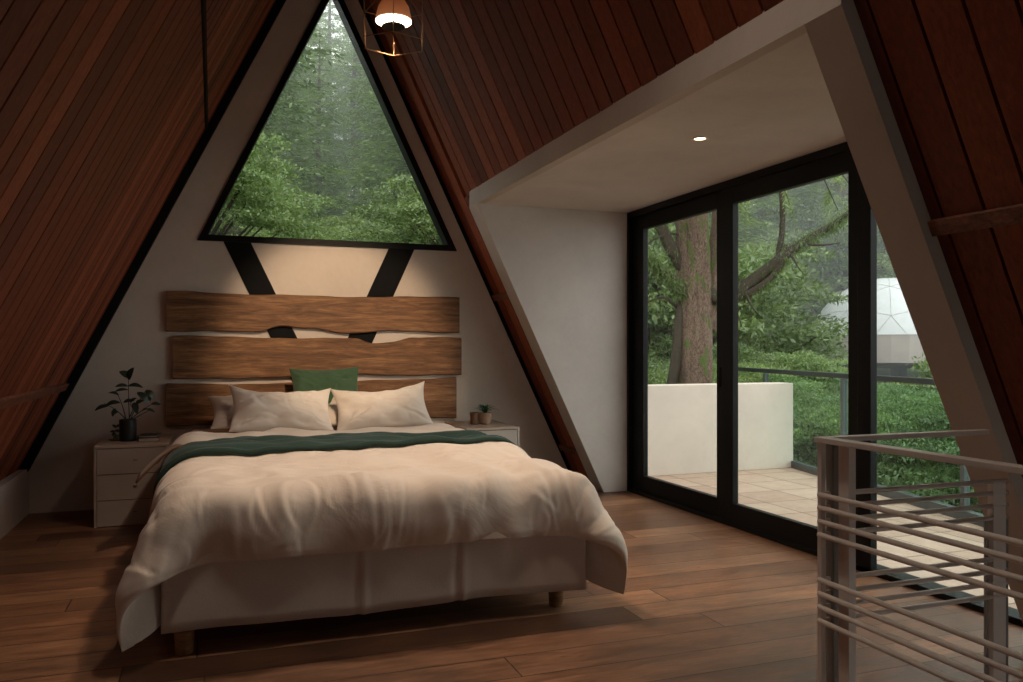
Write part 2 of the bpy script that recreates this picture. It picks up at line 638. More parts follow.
# ---- board-clad slopes: each a mesh of boards with gaps on a dark backing
def slope(name, side, label):
    random.seed(5 if side < 0 else 9)
    bm = bmesh.new()
    y = GY - .005
    mm = ML if side < 0 else MR
    ang = math.atan(1 / mm)

    def P(z, y, depth):   # depth measured outward from board surface
        if side < 0:
            return (xl(z, T) - depth * mm / math.hypot(1, mm), y, z + depth / math.hypot(1, mm) * 1)
        return (xr(z, T) + depth * mm / math.hypot(1, mm), y, z + depth / math.hypot(1, mm) * 1)

    def board(y0, y1, z0, z1, d=0.0):
        q = []
        for yy in (y0, y1):
            for zz, dd in ((z0, d), (z1, d), (z1, .022), (z0, .022)):
                q.append(bm.verts.new(P(zz, yy, dd)))
        for f in ((0, 1, 2, 3), (7, 6, 5, 4), (0, 4, 5, 1), (1, 5, 6, 2), (2, 6, 7, 3), (3, 7, 4, 0)):
            bm.faces.new([q[i] for i in f])
    while y > YB:
        w = random.choice((.150, .160, .170, .155)) if side > 0 else random.choice((.125, .14, .155, .16, .13))
        y0 = y - w
        segs = [(-.05 if side > 0 else ZK, ZA)]
        if side > 0:
            yc = (y + y0) / 2
            if 2.20 < y and y0 < 6.33:
                if y > 6.33 and y0 < 6.33:
                    board(6.342, y - .0065, -.05, 2.44, -.022)
                    segs = [(2.44, ZA)]
                elif y > 2.19 and y0 < 2.19:
                    board(y0 + .004, 2.185, -.05, 2.44)
                    segs = [(2.44, ZA)]
                else:
                    segs = [(2.44, ZA)]
        for z0, z1 in segs:
            board(y0 + .0065, y - .0065, z0, z1, random.uniform(0, .0015) - (.022 if side > 0 and y0 > 6.3 else 0))
        y = y0
    o = obj(name, bm, M['boards'])
    struct(o, label)
    # backing
    bm = bmesh.new()
    if side < 0:
        a, b, c, d = (xl(ZK - .1, T), ZK - .1), (xl(ZA + .05, T), ZA + .05), None, None
        off = .020
        pts = [(xl(0, T) - off * 1.1, -.1 + 0), (xl(ZA, T) - off * 1.1, ZA), (xl(ZA, T) - .2, ZA), (xl(0, T) - .2 - .1 / ML, -.1)]
        pts[0] = (xl(-.1, T) - off * 1.1, -.1)
        prism(bm, pts, 'y', YB, GY)
    else:
        off = .020

        def seg(z0, z1, ya, yb):
            prism(bm, [(xr(z0, T) + off * 1.1, z0), (xr(z1, T) + off * 1.1, z1), (xr(z1, T) + .2, z1), (xr(z0, T) + .2, z0)], 'y', ya, yb)
        seg(2.50, ZA, YB, GY)
        seg(-.1, 2.50, 6.36, GY)
        seg(-.1, 2.50, YB, 2.16)
    b = obj('roof_backing', bm, M['gapdark'], o)


slope('wall_left', -1, 'left roof slope clad in red-brown boards')
slope('wall_right', 1, 'right roof slope clad in red-brown boards')

# black edge beams along the gable
for nm, f in (('trim_1', -1), ('trim_2', 1)):
    bm = bmesh.new()
    z0, z1 = (ZK, ZA) if f < 0 else (0, ZA)
    if f < 0:
        pts = [(xl(z0, 0), z0), (xl(z1 - .0, 0), z1), (xl(z1, T + .02), z1), (xl(z0, T + .02), z0)]
        prism(bm, pts, 'y', GY - .065, GY - .001)
    else:
        pts = [(xr(z0, 0), z0), (xr(z0, .038), z0), (xr(z1, .038), z1), (xr(z1, 0), z1)]
        prism(bm, pts, 'y', GY - .012, GY - .001)
    struct(obj(nm, bm, M['blackmatte']), 'black edge beam along the %s of the gable' % ('left' if f < 0 else 'right'))

# horizontal battens on the slopes
def batten(name, side, z, h, d, m, y0, y1, label):
    bm = bmesh.new()
    for yy in (0,):
        pts = []
        if side < 0:
            pts = [(xl(z, T), z), (xl(z, T) + d, z - d / 2), (xl(z + h, T) + d, z + h - d / 2), (xl(z + h, T), z + h)]
        else:
            pts = [(xr(z, T), z), (xr(z + h, T), z + h), (xr(z + h, T) - d, z + h - d / 2), (xr(z, T) - d, z - d / 2)]
        prism(bm, pts, 'y', y0, y1)
    struct(obj(name, bm, m, bevel=.003), label)


batten('trim_3', -1, .900, .050, .022, M['batten'], YB, GY - .066, 'wooden batten low across the left slope')
batten('trim_4', -1, 2.875, .026, .014, M['blackmatte'], YB, GY - .066, 'batten high across the left slope, shade put into its colour')  # black here is painted shade on a poorly lit batten
batten('trim_5', 1, 1.595, .050, .022, M['batten'], YB, 2.168, 'wooden batten across the near right slope')
batten('trim_6', 1, 1.625, .050, .040, M['batten'], 6.342, GY - .013, 'short wooden batten between dormer and gable')
batten('trim_7', 1, .30, .050, .040, M['batten'], 6.342, GY - .013, 'short lower wooden batten beside the gable')

# ------------------------------------------------------------------ DORMER
DX = 3.27        # inner face of the door frame
ZC = 2.335       # dormer ceiling
YF, YN = 6.14, 2.35   # far and near cheek faces
YF2, YN2 = 6.34, 2.17
xfas = xr(ZC)
# ceiling slab
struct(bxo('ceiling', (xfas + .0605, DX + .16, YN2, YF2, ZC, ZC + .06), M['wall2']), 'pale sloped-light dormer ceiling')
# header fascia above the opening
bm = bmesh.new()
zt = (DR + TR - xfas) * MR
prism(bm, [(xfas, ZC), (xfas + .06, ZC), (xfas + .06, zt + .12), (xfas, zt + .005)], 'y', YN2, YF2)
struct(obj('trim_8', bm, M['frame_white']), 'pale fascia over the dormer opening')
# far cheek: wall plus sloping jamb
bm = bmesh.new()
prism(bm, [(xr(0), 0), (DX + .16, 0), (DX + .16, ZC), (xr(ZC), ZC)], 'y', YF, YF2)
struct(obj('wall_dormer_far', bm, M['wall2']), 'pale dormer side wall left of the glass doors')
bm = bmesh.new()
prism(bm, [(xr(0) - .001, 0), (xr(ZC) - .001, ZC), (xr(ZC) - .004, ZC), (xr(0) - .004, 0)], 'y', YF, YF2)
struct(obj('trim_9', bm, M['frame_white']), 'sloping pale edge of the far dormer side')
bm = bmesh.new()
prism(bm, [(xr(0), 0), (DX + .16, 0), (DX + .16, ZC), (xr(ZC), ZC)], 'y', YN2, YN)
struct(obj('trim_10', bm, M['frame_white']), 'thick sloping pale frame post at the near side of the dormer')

# ------------------------------------------------------------------ WINDOWS AND DOORS
w1 = thing('window_1', 'triangular black-framed gable window', 'window', (0, 0, 0))
del w1['category']
struct(w1, 'tall triangular gable window with black frame')


def inset_tri(p, d):
    out = []
    n = len(p)
    for i in range(n):
        a, b, c = Vector(p[i - 1]), Vector(p[i]), Vector(p[(i + 1) % n])
        e1, e2 = (b - a).normalized(), (c - b).normalized()
        n1, n2 = Vector((-e1.y, e1.x)), Vector((-e2.y, e2.x))
        k = (n1 + n2)
        k = k / (k.dot(n1)) * d
        out.append(tuple(b + k))
    return out


tri = [(WX0, WZ0), (WX1, WZ0), (WXA, WZA)]
tin = inset_tri(tri, .048)
bm = bmesh.new()
A = []
for (pp, yy) in ((tri, GY - .022), (tin, GY - .022), (tin, GY + .12), (tri, GY + .12)):
    A.append([bm.verts.new((p[0], yy, p[1])) for p in pp])
for k in range(4):
    a, b = A[k], A[(k + 1) % 4]
    for i in range(3):
        bm.faces.new([a[i], a[(i + 1) % 3], b[(i + 1) % 3], b[i]])
obj('window_frame', bm, M['black'], w1)
bm = bmesh.new()
prism(bm, tin, 'y', GY + .06, GY + .068)
obj('pane', bm, M['glass'], w1)

# black V braces on the gable wall below the window
for nm, xa, xb, w in (('trim_11', .182, .830, .205), ('trim_12', 1.490, .870, .218)):
    bm = bmesh.new()
    prism(bm, [(xa - w / 2, 2.03), (xb - w / 2, .66), (xb + w / 2, .66), (xa + w / 2, 2.03)], 'y', GY - .006, GY - .0005)
    struct(obj(nm, bm, M['blackmatte']), 'black diagonal brace under the %s end of the window' % ('left' if xa < .8 else 'right'))

# door assembly
fr = bmesh.new()
x0, x1 = DX, DX + .12
box(fr, x0, x1, 6.105, YF - .001, 0, ZC - .001)            # left jamb
box(fr, x0, x1, 3.52, 6.105, 2.285, ZC - .001)     # head
box(fr, x0, x1, YN + .001, 3.425, 2.285, ZC - .001)
box(fr, x0, x1, YN + .001, 6.105, 0, .03)          # sill
box(fr, x0 - .0, DX + .045, 3.425, 3.52, .0, ZC - .001)     # mullion
box(fr, x0 + .03, x1, YN + .001, 2.42, .03, 2.285)
struct(obj('trim_13', fr, M['black'], bevel=.003), 'black metal frame round the sliding doors')


def leaf(name, ya, yb, ga, gb, xo, label, handle=None):
    d = thing(name, label, 'door')
    del d['category']
    struct(d, label)
    bm = bmesh.new()
    X0, X1 = DX + xo, DX + xo + .045
    zb, zt_ = .155, 2.172
    box(bm, X0, X1, ya, ga, .03, 2.285)
    box(bm, X0, X1, gb, yb, .03, 2.285)
    box(bm, X0, X1, ga, gb, .03, zb)
    box(bm, X0, X1, ga, gb, zt_, 2.285)
    obj('door_frame', bm, M['black'], d, bevel=.002)
    bxo('pane', (X0 + .018, X0 + .026, ga - .004, gb + .004, zb - .004, zt_ + .004), M['glass'], d)
    if handle:
        hb = bmesh.new()
        box(hb, X0 - .012, X0 + .001, handle - .012, handle + .012, .93, 1.07)
        obj('door_handle', hb, M['blackmatte'], d, bevel=.003)


leaf('door_1', 4.80, 6.10, 4.885, 5.925, .035, 'far sliding glass door leaf beside the tree trunk', 4.83)
leaf('door_2', 3.525, 4.795, 3.60, 4.665, .012, 'near sliding glass door leaf, wider view of terrace')
w2 = thing('window_2', 'narrow fixed glass panel', 'window')
del w2['category']
struct(w2, 'fixed glass panel right of the sliding doors')
bxo('pane', (DX + .030, DX + .038, 2.41, 3.43, .03, 2.286), M['glass'], w2)

# recessed downlight in the dormer ceiling
dl = thing('recessed_downlight', 'small round recessed downlight glowing in the dormer ceiling', 'light', (0, 0, 0))
rr = ((700 - CX) / F_PX)
fd = (ZC - EYE) / ((HY - 138) / F_PX)
dp = spot_at(700, fd, ZC)
dl.location = (dp[0], dp[1], ZC)
bm = bmesh.new()
lathe(bm, [(.046, -.001), (.046, -.005), (.033, -.007), (.030, -.001)], n=32, cap=False)
obj('ring', bm, M['rail'], dl, smooth=True)
em = NT('downlight glow')
em.b.inputs['Emission Color'].default_value = (1, .78, .52, 1)
em.b.inputs['Emission Strength'].default_value = 9
bm = bmesh.new()
lathe(bm, [(.030, -.0005), (.030, -.003)], n=24)
obj('lens', bm, em.m, dl)

# ------------------------------------------------------------------ HEADBOARD PLANKS
def plank(z_top, z_bot, xa, xb, seed, top_pts, bot_pts, label):
    """live-edge slab; top_pts/bot_pts are (t, dz) wave controls"""
    rnd = random.Random(seed)
    n = 120
    y0, y1 = GY - .046, GY - .008
    bm = bmesh.new()

    def interp(pts, t):
        for (a, va), (b, vb) in zip(pts[:-1], pts[1:]):
            if a <= t <= b:
                s_ = (t - a) / (b - a)
                s_ = s_ * s_ * (3 - 2 * s_)
                return va + (vb - va) * s_
        return 0
    ph = [rnd.uniform(0, 6) for _ in range(6)]
    rows = []
    for i in range(n + 1):
        t = i / n
        x = xa + (xb - xa) * t
        wob = .003 * math.sin(17 * t + ph[0]) + .002 * math.sin(43 * t + ph[1])
        wob2 = .003 * math.sin(21 * t + ph[2]) + .002 * math.sin(51 * t + ph[3])
        zt_ = z_top + interp(top_pts, t) + wob
        zb = z_bot + interp(bot_pts, t) + wob2
        rows.append([bm.verts.new(p) for p in ((x, y0 + .006, zb), (x, y0, zb + .006), (x, y0, zt_ - .006), (x, y0 + .006, zt_), (x, y1, zt_ + .004), (x, y1, zb - .004))])
    for a, b in zip(rows[:-1], rows[1:]):
        for k in range(6):
            bm.faces.new([a[k], a[(k + 1) % 6], b[(k + 1) % 6], b[k]])
    bm.faces.new(rows[0][::-1])
    bm.faces.new(rows[-1])
    o = obj('headboard_plank', bm, M['slab'])
    tag(o, label, 'headboard', 'live-edge timber planks on the gable wall')
    return o


plank(1.625, 1.330, -.330, 1.983, 1,
      [(0, .006), (.3, -.006), (.6, -.008), (1, .010)],
      [(0, 0), (.28, .0), (.36, .045), (.45, .028), (.60, -.008), (.70, .010), (.8, .012), (1, 0)],
      'topmost live-edge wooden plank of the headboard, right under the window')
plank(1.283, .963, -.285, 2.001, 2,
      [(0, .01), (.2, .0), (.45, -.010), (.6, -.004), (.67, -.045), (.74, -.035), (.82, .0), (1, .006)],
      [(0, 0), (.4, .004), (.55, .022), (.75, .01), (1, .006)],
      'middle live-edge wooden plank of the headboard, behind the green cushion')
plank(.925, .607, -.330, 1.956, 3,
      [(0, 0), (.3, -.012), (.6, .002), (.8, .006), (1, .022)],
      [(0, 0), (.5, .01), (1, 0)],
      'lowest live-edge wooden plank of the headboard, partly hidden by pillows')

# ------------------------------------------------------------------ BED
BX0, BX1, BY0, BY1 = -.185, 1.60, 3.40, 6.69
bed = thing('bed', 'wide bed with beige skirt and wooden peg legs', 'bed', ((BX0 + BX1) / 2, (BY0 + BY1) / 2, 0))
bx, by = bed.location.x, bed.location.y
bm = bmesh.new()
box(bm, BX0 + .02 - bx, BX1 - .02 - bx, BY0 + .03 - by, BY1 - by, .37, .585)
o = obj('mattress', bm, M['pillow'], bed, bevel=.05, seg=4)
bm = bmesh.new()
box(bm, BX0 + .03 - bx, BX1 - .03 - bx, BY0 + .04 - by, BY1 - by, .13, .368)
obj('bed_base', bm, M['skirt'], bed, bevel=.01)
# skirt: a wavy strip round three sides
path = []
step = .012
def sk(a, b):
    L = (Vector(b) - Vector(a)).length
    n = int(L / step)
    return [tuple(Vector(a).lerp(Vector(b), i / n)) for i in range(n)]
c0, c1, c2, c3 = (BX0, BY1), (BX0, BY0), (BX1, BY0), (BX1, BY1)
pts = sk(c0, c1) + sk(c1, c2) + sk(c2, c3) + [c3]
nz = [math.sin(i * .11) + .6 * math.sin(i * .043 + 1) for i in range(len(pts))]
verts, faces = [], []
NZ = 9
nl, nf = len(sk(c0, c1)), len(sk(c1, c2))
for i, p in enumerate(pts):
    if i < nl:
        nrm = (-1, 0)
    elif i < nl + nf:
        nrm = (0, -1)
    else:
        nrm = (1, 0)
    # sharp pleats
    pl = 0
    if nl <= i < nl + nf:
        t = (i - nl) / nf
        for c_ in (.42, .66):
            d_ = (t - c_) * 150
            pl += -.010 * math.exp(-d_ * d_ * .5) + .009 * math.exp(-(d_ - 2) ** 2 * .5)
    for k in range(NZ):
        s_ = k / (NZ - 1)
        z = .43 - s_ * .325
        amp = .004 * s_ * nz[i] + pl * (.3 + .7 * s_) + .004 * math.sin(k * .8 + i * .21) * s_
        z += .006 * math.sin(i * .07) * s_
        verts.append((p[0] - bx + nrm[0] * amp, p[1] - by + nrm[1] * amp, z))
for i in range(len(pts) - 1):
    for k in range(NZ - 1):
        a = i * NZ + k
        faces.append((a, a + 1, a + NZ + 1, a + NZ))
o = npmesh('bed_skirt', verts, faces, M['skirt'], bed, smooth=True)
sm = o.modifiers.new('solid', 'SOLIDIFY')
sm.thickness = .003
for lx, ly in ((-.104, 3.47), (1.505, 3.52), (-.104, 6.5), (1.505, 6.5)):
    bm = bmesh.new()
    lathe(bm, [(.030, .0), (.033, .003), (.040, .128)], lx - bx, ly - by, 24)
    obj('leg', bm, M['legwood'], bed, smooth=False, bevel=.002)

# ---- duvet: small cloth simulation over the mattress
def drape(W, L, cx, y_foot, nx, ny, steps=170, seed=2):
    rng = np.random.default_rng(seed)
    gx = np.linspace(-W / 2, W / 2, nx) + cx
    gy = np.linspace(y_foot, y_foot + L, ny)
    dx, dy = W / (nx - 1), L / (ny - 1)
    P = np.zeros((nx, ny, 3))
    P[..., 0] = gx[:, None]
    P[..., 1] = gy[None, :]
    P[..., 2] = .70 + rng.normal(0, .002, (nx, ny))
    V = np.zeros_like(P)
    R = .07
    pin = (np.abs(P[..., 0] - (BX0 + BX1) / 2) < (BX1 - BX0) / 2 - .14) & (P[..., 1] > BY0 + .16)
    XY0 = P[..., :2].copy()
    lo = np.array([BX0 + .005 + R, BY0 + R - .005, .0])
    hi = np.array([BX1 + .01 - R, 8.0, .60 - R])
    dt = .03

    def con(P, a, b, rest, k):
        d = P[b] - P[a]
        ln = np.linalg.norm(d, axis=-1, keepdims=True) + 1e-9
        c_ = d * ((ln - rest) / ln * .5 * k)
        P[a] += c_
        P[b] -= c_

    def pairs(ox, oy):
        out = []
        for ph in (0, 1):
            if ox:
                st = 2 * ox
                for s0 in range(ox):
                    i = np.arange(s0 + ph * ox, nx - ox, st)
                    ii, jj = np.meshgrid(i, np.arange(0, ny - abs(oy)) if oy >= 0 else np.arange(-oy, ny), indexing='ij')
                    out.append(((ii, jj), (ii + ox, jj + oy)))
            else:
                st = 2 * oy
                for s0 in range(oy):
                    j = np.arange(s0 + ph * oy, ny - oy, st)
                    ii, jj = np.meshgrid(np.arange(nx), j, indexing='ij')
                    out.append(((ii, jj), (ii, jj + oy)))
        return out
    cons = []
    for (ox, oy, k) in ((1, 0, 1), (0, 1, 1), (1, 1, .6), (1, -1, .6), (3, 0, .16), (0, 3, .16), (6, 0, .12), (0, 6, .12)):
        rest = math.hypot(ox * dx, oy * dy)
        for a, b in pairs(ox, oy):
            if a[0].size:
                cons.append((a, b, rest, k))
    for s in range(steps):
        V *= .965
        V[..., 2] -= 1.6 * dt
        P0 = P.copy()
        P = P + V * dt
        for it in range(8):
            for a, b, rest, k in cons:
                con(P, a, b, rest, k)
            q = np.clip(P, lo, hi)
            d = P - q
            ln = np.linalg.norm(d, axis=-1, keepdims=True)
            inside = (ln < 1e-6)[..., 0]
            push = (ln < R)[..., 0] & ~inside
            P = np.where(push[..., None], q + d / (ln + 1e-9) * R, P)
            if inside.any():
                P[inside, 2] = hi[2] + R
            P[..., 2] = np.maximum(P[..., 2], .03)
            P[pin, :2] = XY0[pin]
        V = (P - P0) / dt
        on = P[..., 2] > .592
        V[on] *= .3
    return P


def grid_faces(nx, ny):
    i, j = np.meshgrid(np.arange(nx - 1), np.arange(ny - 1), indexing='ij')
    a = (i * ny + j).ravel()
    return np.stack([a, a + ny, a + ny + 1, a + 1], 1)


def gnormals(P):
    du = np.gradient(P, axis=0)
    dv = np.gradient(P, axis=1)
    n = np.cross(du, dv)
    return n / (np.linalg.norm(n, axis=-1, keepdims=True) + 1e-9)


def smooth(P, k):
    for _ in range(k):
        Q = P.copy()
        Q[1:-1] += .5 * ((P[2:] + P[:-2]) / 2 - P[1:-1])
        Q[:, 1:-1] += .5 * ((P[:, 2:] + P[:, :-2]) / 2 - P[:, 1:-1])
        P = Q
    return P


def fbm(nx, ny, scales, seed, aniso=(1, 1)):
    rng = np.random.default_rng(seed)
    out = np.zeros((nx, ny))
    for sc_, amp in scales:
        cx_, cy_ = max(2, int(sc_ * aniso[0])) + 2, max(2, int(sc_ * aniso[1])) + 2
        g = rng.normal(0, 1, (cx_ + 2, cy_ + 2))
        u = np.linspace(0, cx_ - .001, nx)
        v = np.linspace(0, cy_ - .001, ny)
        iu, iv = u.astype(int), v.astype(int)
        fu, fv = u - iu, v - iv
        fu = fu * fu * (3 - 2 * fu)
        fv = fv * fv * (3 - 2 * fv)
        G = lambda a, b: g[np.ix_(iu + a, iv + b)]
        out += amp * ((G(0, 0) * (1 - fu)[:, None] + G(1, 0) * fu[:, None]) * (1 - fv)[None] + (G(0, 1) * (1 - fu)[:, None] + G(1, 1) * fu[:, None]) * fv[None])
    return out


NXD, NYD = 92, 104
DW, DL = 2.56, 2.62
YFOOT = 3.20
DP = drape(DW, DL, .715, YFOOT, NXD, NYD)
DP = smooth(DP, 3)
N = gnormals(DP)
if N[NXD // 2, NYD // 2, 2] < 0:
    N = -N
# puff: thick in the middle, thin at the hem; soft folds
u = np.minimum(np.arange(NXD), np.arange(NXD)[::-1]) / 9.0
v = np.minimum(np.arange(NYD), np.arange(NYD)[::-1]) / 9.0
edge = np.clip(np.minimum(u[:, None], v[None]), 0, 1)
edge = np.sqrt(1 - (1 - edge) ** 2)
folds = fbm(NXD, NYD, ((5, .012), (11, .009), (22, .005)), 4) * (.4 + .6 * edge)
ii, jj = np.meshgrid(np.arange(NXD), np.arange(NYD), indexing='ij')
dfront, dside = jj, np.minimum(ii, NXD - 1 - ii)
ff = fbm(NXD, NYD, ((20, .006), (38, .008)), 14, (1, .3))
fs = fbm(NXD, NYD, ((20, .006), (38, .008)), 15, (.3, 1))
rg = -np.abs(fbm(NXD, NYD, ((9, .02), (20, .010)), 16, (1, .6))) + .008
folds += ff * np.exp(-(dfront / 15.0) ** 2) + fs * np.exp(-(dside / 13.0) ** 2) + rg * .8 * (.35 + .65 * np.exp(-(dfront / 34.0) ** 2))
TH = .012 + .050 * edge
def up(A, nx2, ny2):
    a, b = A.shape[:2]
    u_ = np.linspace(0, a - 1.0001, nx2)
    v_ = np.linspace(0, b - 1.0001, ny2)
    iu, iv = u_.astype(int), v_.astype(int)
    fu, fv = (u_ - iu), (v_ - iv)
    sh = (slice(None), None) + (None,) * (A.ndim - 2)
    sv = (None, slice(None)) + (None,) * (A.ndim - 2)
    fu, fv = fu[sh], fv[sv]
    return (A[np.ix_(iu, iv)] * (1 - fu) + A[np.ix_(iu + 1, iv)] * fu) * (1 - fv) + (A[np.ix_(iu, iv + 1)] * (1 - fu) + A[np.ix_(iu + 1, iv + 1)] * fu) * fv


def creases(X, Y, rng, segs):
    out = np.zeros_like(X)
    for (x0, y0, ang, L, w, a) in segs:
        dx, dy = X - x0, Y - y0
        t_ = dx * math.cos(ang) + dy * math.sin(ang)
        cv = rng.uniform(-.6, .6)
        d_ = -dx * math.sin(ang) + dy * math.cos(ang) + cv * t_ * t_ / L
        tp = np.clip(1 - (t_ / L) ** 2, 0, 1) ** 1.2
        ww = w * (.6 + .7 * np.clip(.5 + t_ / (2 * L), 0, 1))
        out += a * tp * (-np.exp(-(d_ / ww) ** 2) + .75 * np.exp(-((d_ - 1.8 * ww) / (1.4 * ww)) ** 2))
    return out


NXU, NYU = 276, 300
DP, edge, folds, TH = smooth(up(DP, NXU, NYU), 4), up(edge, NXU, NYU), smooth(up(folds[..., None], NXU, NYU), 3)[..., 0], up(TH, NXU, NYU)
N = gnormals(DP)
if N[NXU // 2, NYU // 2, 2] < 0:
    N = -N
NXD, NYD = NXU, NYU
UX, VY = np.meshgrid(np.linspace(0, DW, NXD), np.linspace(0, DL, NYD), indexing='ij')
rg2 = np.random.default_rng(77)
segs = []
for _ in range(46):      # short pulls running up from the foot hem
    x0 = rg2.uniform(.1, DW - .1)
    segs.append((x0, rg2.uniform(.02, .28), PI / 2 + rg2.normal(0, .35), rg2.uniform(.06, .18), rg2.uniform(.008, .015), rg2.uniform(.002, .007)))
for _ in range(40):      # from the side hems
    sd = rg2.choice((0, 1))
    segs.append((DW * sd + (1 - 2 * sd) * rg2.uniform(.02, .35), rg2.uniform(.1, 2.0), rg2.normal(0, .45), rg2.uniform(.08, .24), rg2.uniform(.009, .017), rg2.uniform(.003, .008)))
for _ in range(46):      # long soft diagonals over the top
    segs.append((rg2.uniform(.3, DW - .3), rg2.uniform(.25, 1.5), rg2.choice((.5, 2.4, .2, 2.9)) + rg2.normal(0, .3), rg2.uniform(.14, .40), rg2.uniform(.014, .028), rg2.uniform(.0025, .006)))
for sd in (0, 1):        # fans at the drooping corners
    for k in range(12):
        a_ = rg2.uniform(.5, 1.15)
        r_ = rg2.uniform(.15, .5)
        px_, py_ = r_ * math.cos(a_), r_ * math.sin(a_)
        segs.append((DW * sd + (1 - 2 * sd) * px_, py_, a_ if sd == 0 else PI - a_, rg2.uniform(.12, .28), rg2.uniform(.010, .02), rg2.uniform(.004, .010)))
folds = folds + creases(UX, VY, rg2, segs)
top = DP + N * (TH * .75 + folds)[..., None]
bot = DP - N * (.001 + 0 * TH)[..., None]
TOPD = top
nv = NXD * NYD
fa = grid_faces(NXD, NYD)
fb = fa[:, ::-1] + nv
rim = []
bi = [i * NYD for i in range(NXD)] + [(NXD - 1) * NYD + j for j in range(1, NYD)] + [i * NYD + NYD - 1 for i in range(NXD - 2, -1, -1)] + [j for j in range(NYD - 2, 0, -1)]
for a, b in zip(bi, bi[1:] + bi[:1]):
    rim.append((b, a, a + nv, b + nv))
duv = npmesh('duvet', np.concatenate([top.reshape(-1, 3), bot.reshape(-1, 3)]), np.concatenate([fa, fb, np.array(rim)]), M['linen'], None, smooth=True)
tag(duv, 'puffy cream duvet draped over the bed with drooping corners', 'duvet')


def surf(gu, gv):
    """sample duvet top at fractional grid coords"""
    iu = np.clip(gu.astype(int), 0, NXD - 2)
    iv = np.clip(gv.astype(int), 0, NYD - 2)
    fu, fv = (gu - iu)[..., None], (gv - iv)[..., None]
    S = TOPS
    return (S[iu, iv] * (1 - fu) + S[iu + 1, iv] * fu) * (1 - fv) + (S[iu, iv + 1] * (1 - fu) + S[iu + 1, iv + 1] * fu) * fv


TOPS = smooth(TOPD, 12)
# ---- green throw lying across the duvet
tx, ty = 150, 34
U, Vv = np.meshgrid(np.linspace(0, 1, tx), np.linspace(0, 1, ty), indexing='ij')
gy_of = lambda y: (y - YFOOT) / DL * (NYD - 1)
ymid = 4.74 + .05 * np.sin(U * 3.0 + .4) - .05 * U
half = .30 + .02 * np.sin(U * 5 + 1)
yy = ymid + (Vv - .5) * 2 * half
gu = .5 + U * (NXD - 2.2)
S = surf(gu, gy_of(yy))
TN = gnormals(S)
if TN[tx // 2, ty // 2, 2] < 0:
    TN = -TN
fold = .012 * (np.sin(Vv * 17 + 2.2 * np.sin(U * 4)) + .6 * np.sin(Vv * 31 + 3 * U)) + .004 * np.sin(U * 60 + Vv * 9)
edge_t = np.clip(np.minimum(Vv, 1 - Vv) * 8, 0, 1)
tt = S + TN * (.030 + fold * (.35 + .65 * edge_t))[..., None]
tb = S + TN * .006
nvt = tx * ty
fa = grid_faces(tx, ty)
rim = []
bi = [i * ty for i in range(tx)] + [(tx - 1) * ty + j for j in range(1, ty)] + [i * ty + ty - 1 for i in range(tx - 2, -1, -1)] + [j for j in range(ty - 2, 0, -1)]
for a, b in zip(bi, bi[1:] + bi[:1]):
    rim.append((b, a, a + nvt, b + nvt))
o = npmesh('throw_blanket', np.concatenate([tt.reshape(-1, 3), tb.reshape(-1, 3)]), np.concatenate([fa, fa[:, ::-1] + nvt, np.array(rim)]), M['throw'], None, smooth=True)
tag(o, 'dark green knitted throw laid across the duvet below the pillows', 'throw')

# ---- brown blanket corner hanging out on the left, between throw and nightstand
nb = 24
A_, B_ = np.meshgrid(np.linspace(0, 1, nb), np.linspace(0, 1, nb), indexing='ij')
yb_ = 5.18 + .85 * B_
ow = (1 - B_) ** .7
xb_ = -.02 - A_ * (.20 + .19 * ow)
zb_ = .612 + .012 * np.sin(B_ * 9) * A_ - np.clip(A_ - .42, 0, 1) ** 1.4 * (.10 + .30 * ow) + .008 * np.sin(B_ * 21 + A_ * 5) * A_
G_ = np.stack([xb_, yb_, zb_], -1)
o = npmesh('blanket', G_.reshape(-1, 3), grid_faces(nb, nb), fabric('brown blanket wool', (.25, .14, .085), weave=90, bump=.4), None, smooth=True)
sm = o.modifiers.new('solid', 'SOLIDIFY')
sm.thickness = .012
tag(o, 'brown blanket corner hanging off the bed by the left nightstand', 'blanket')

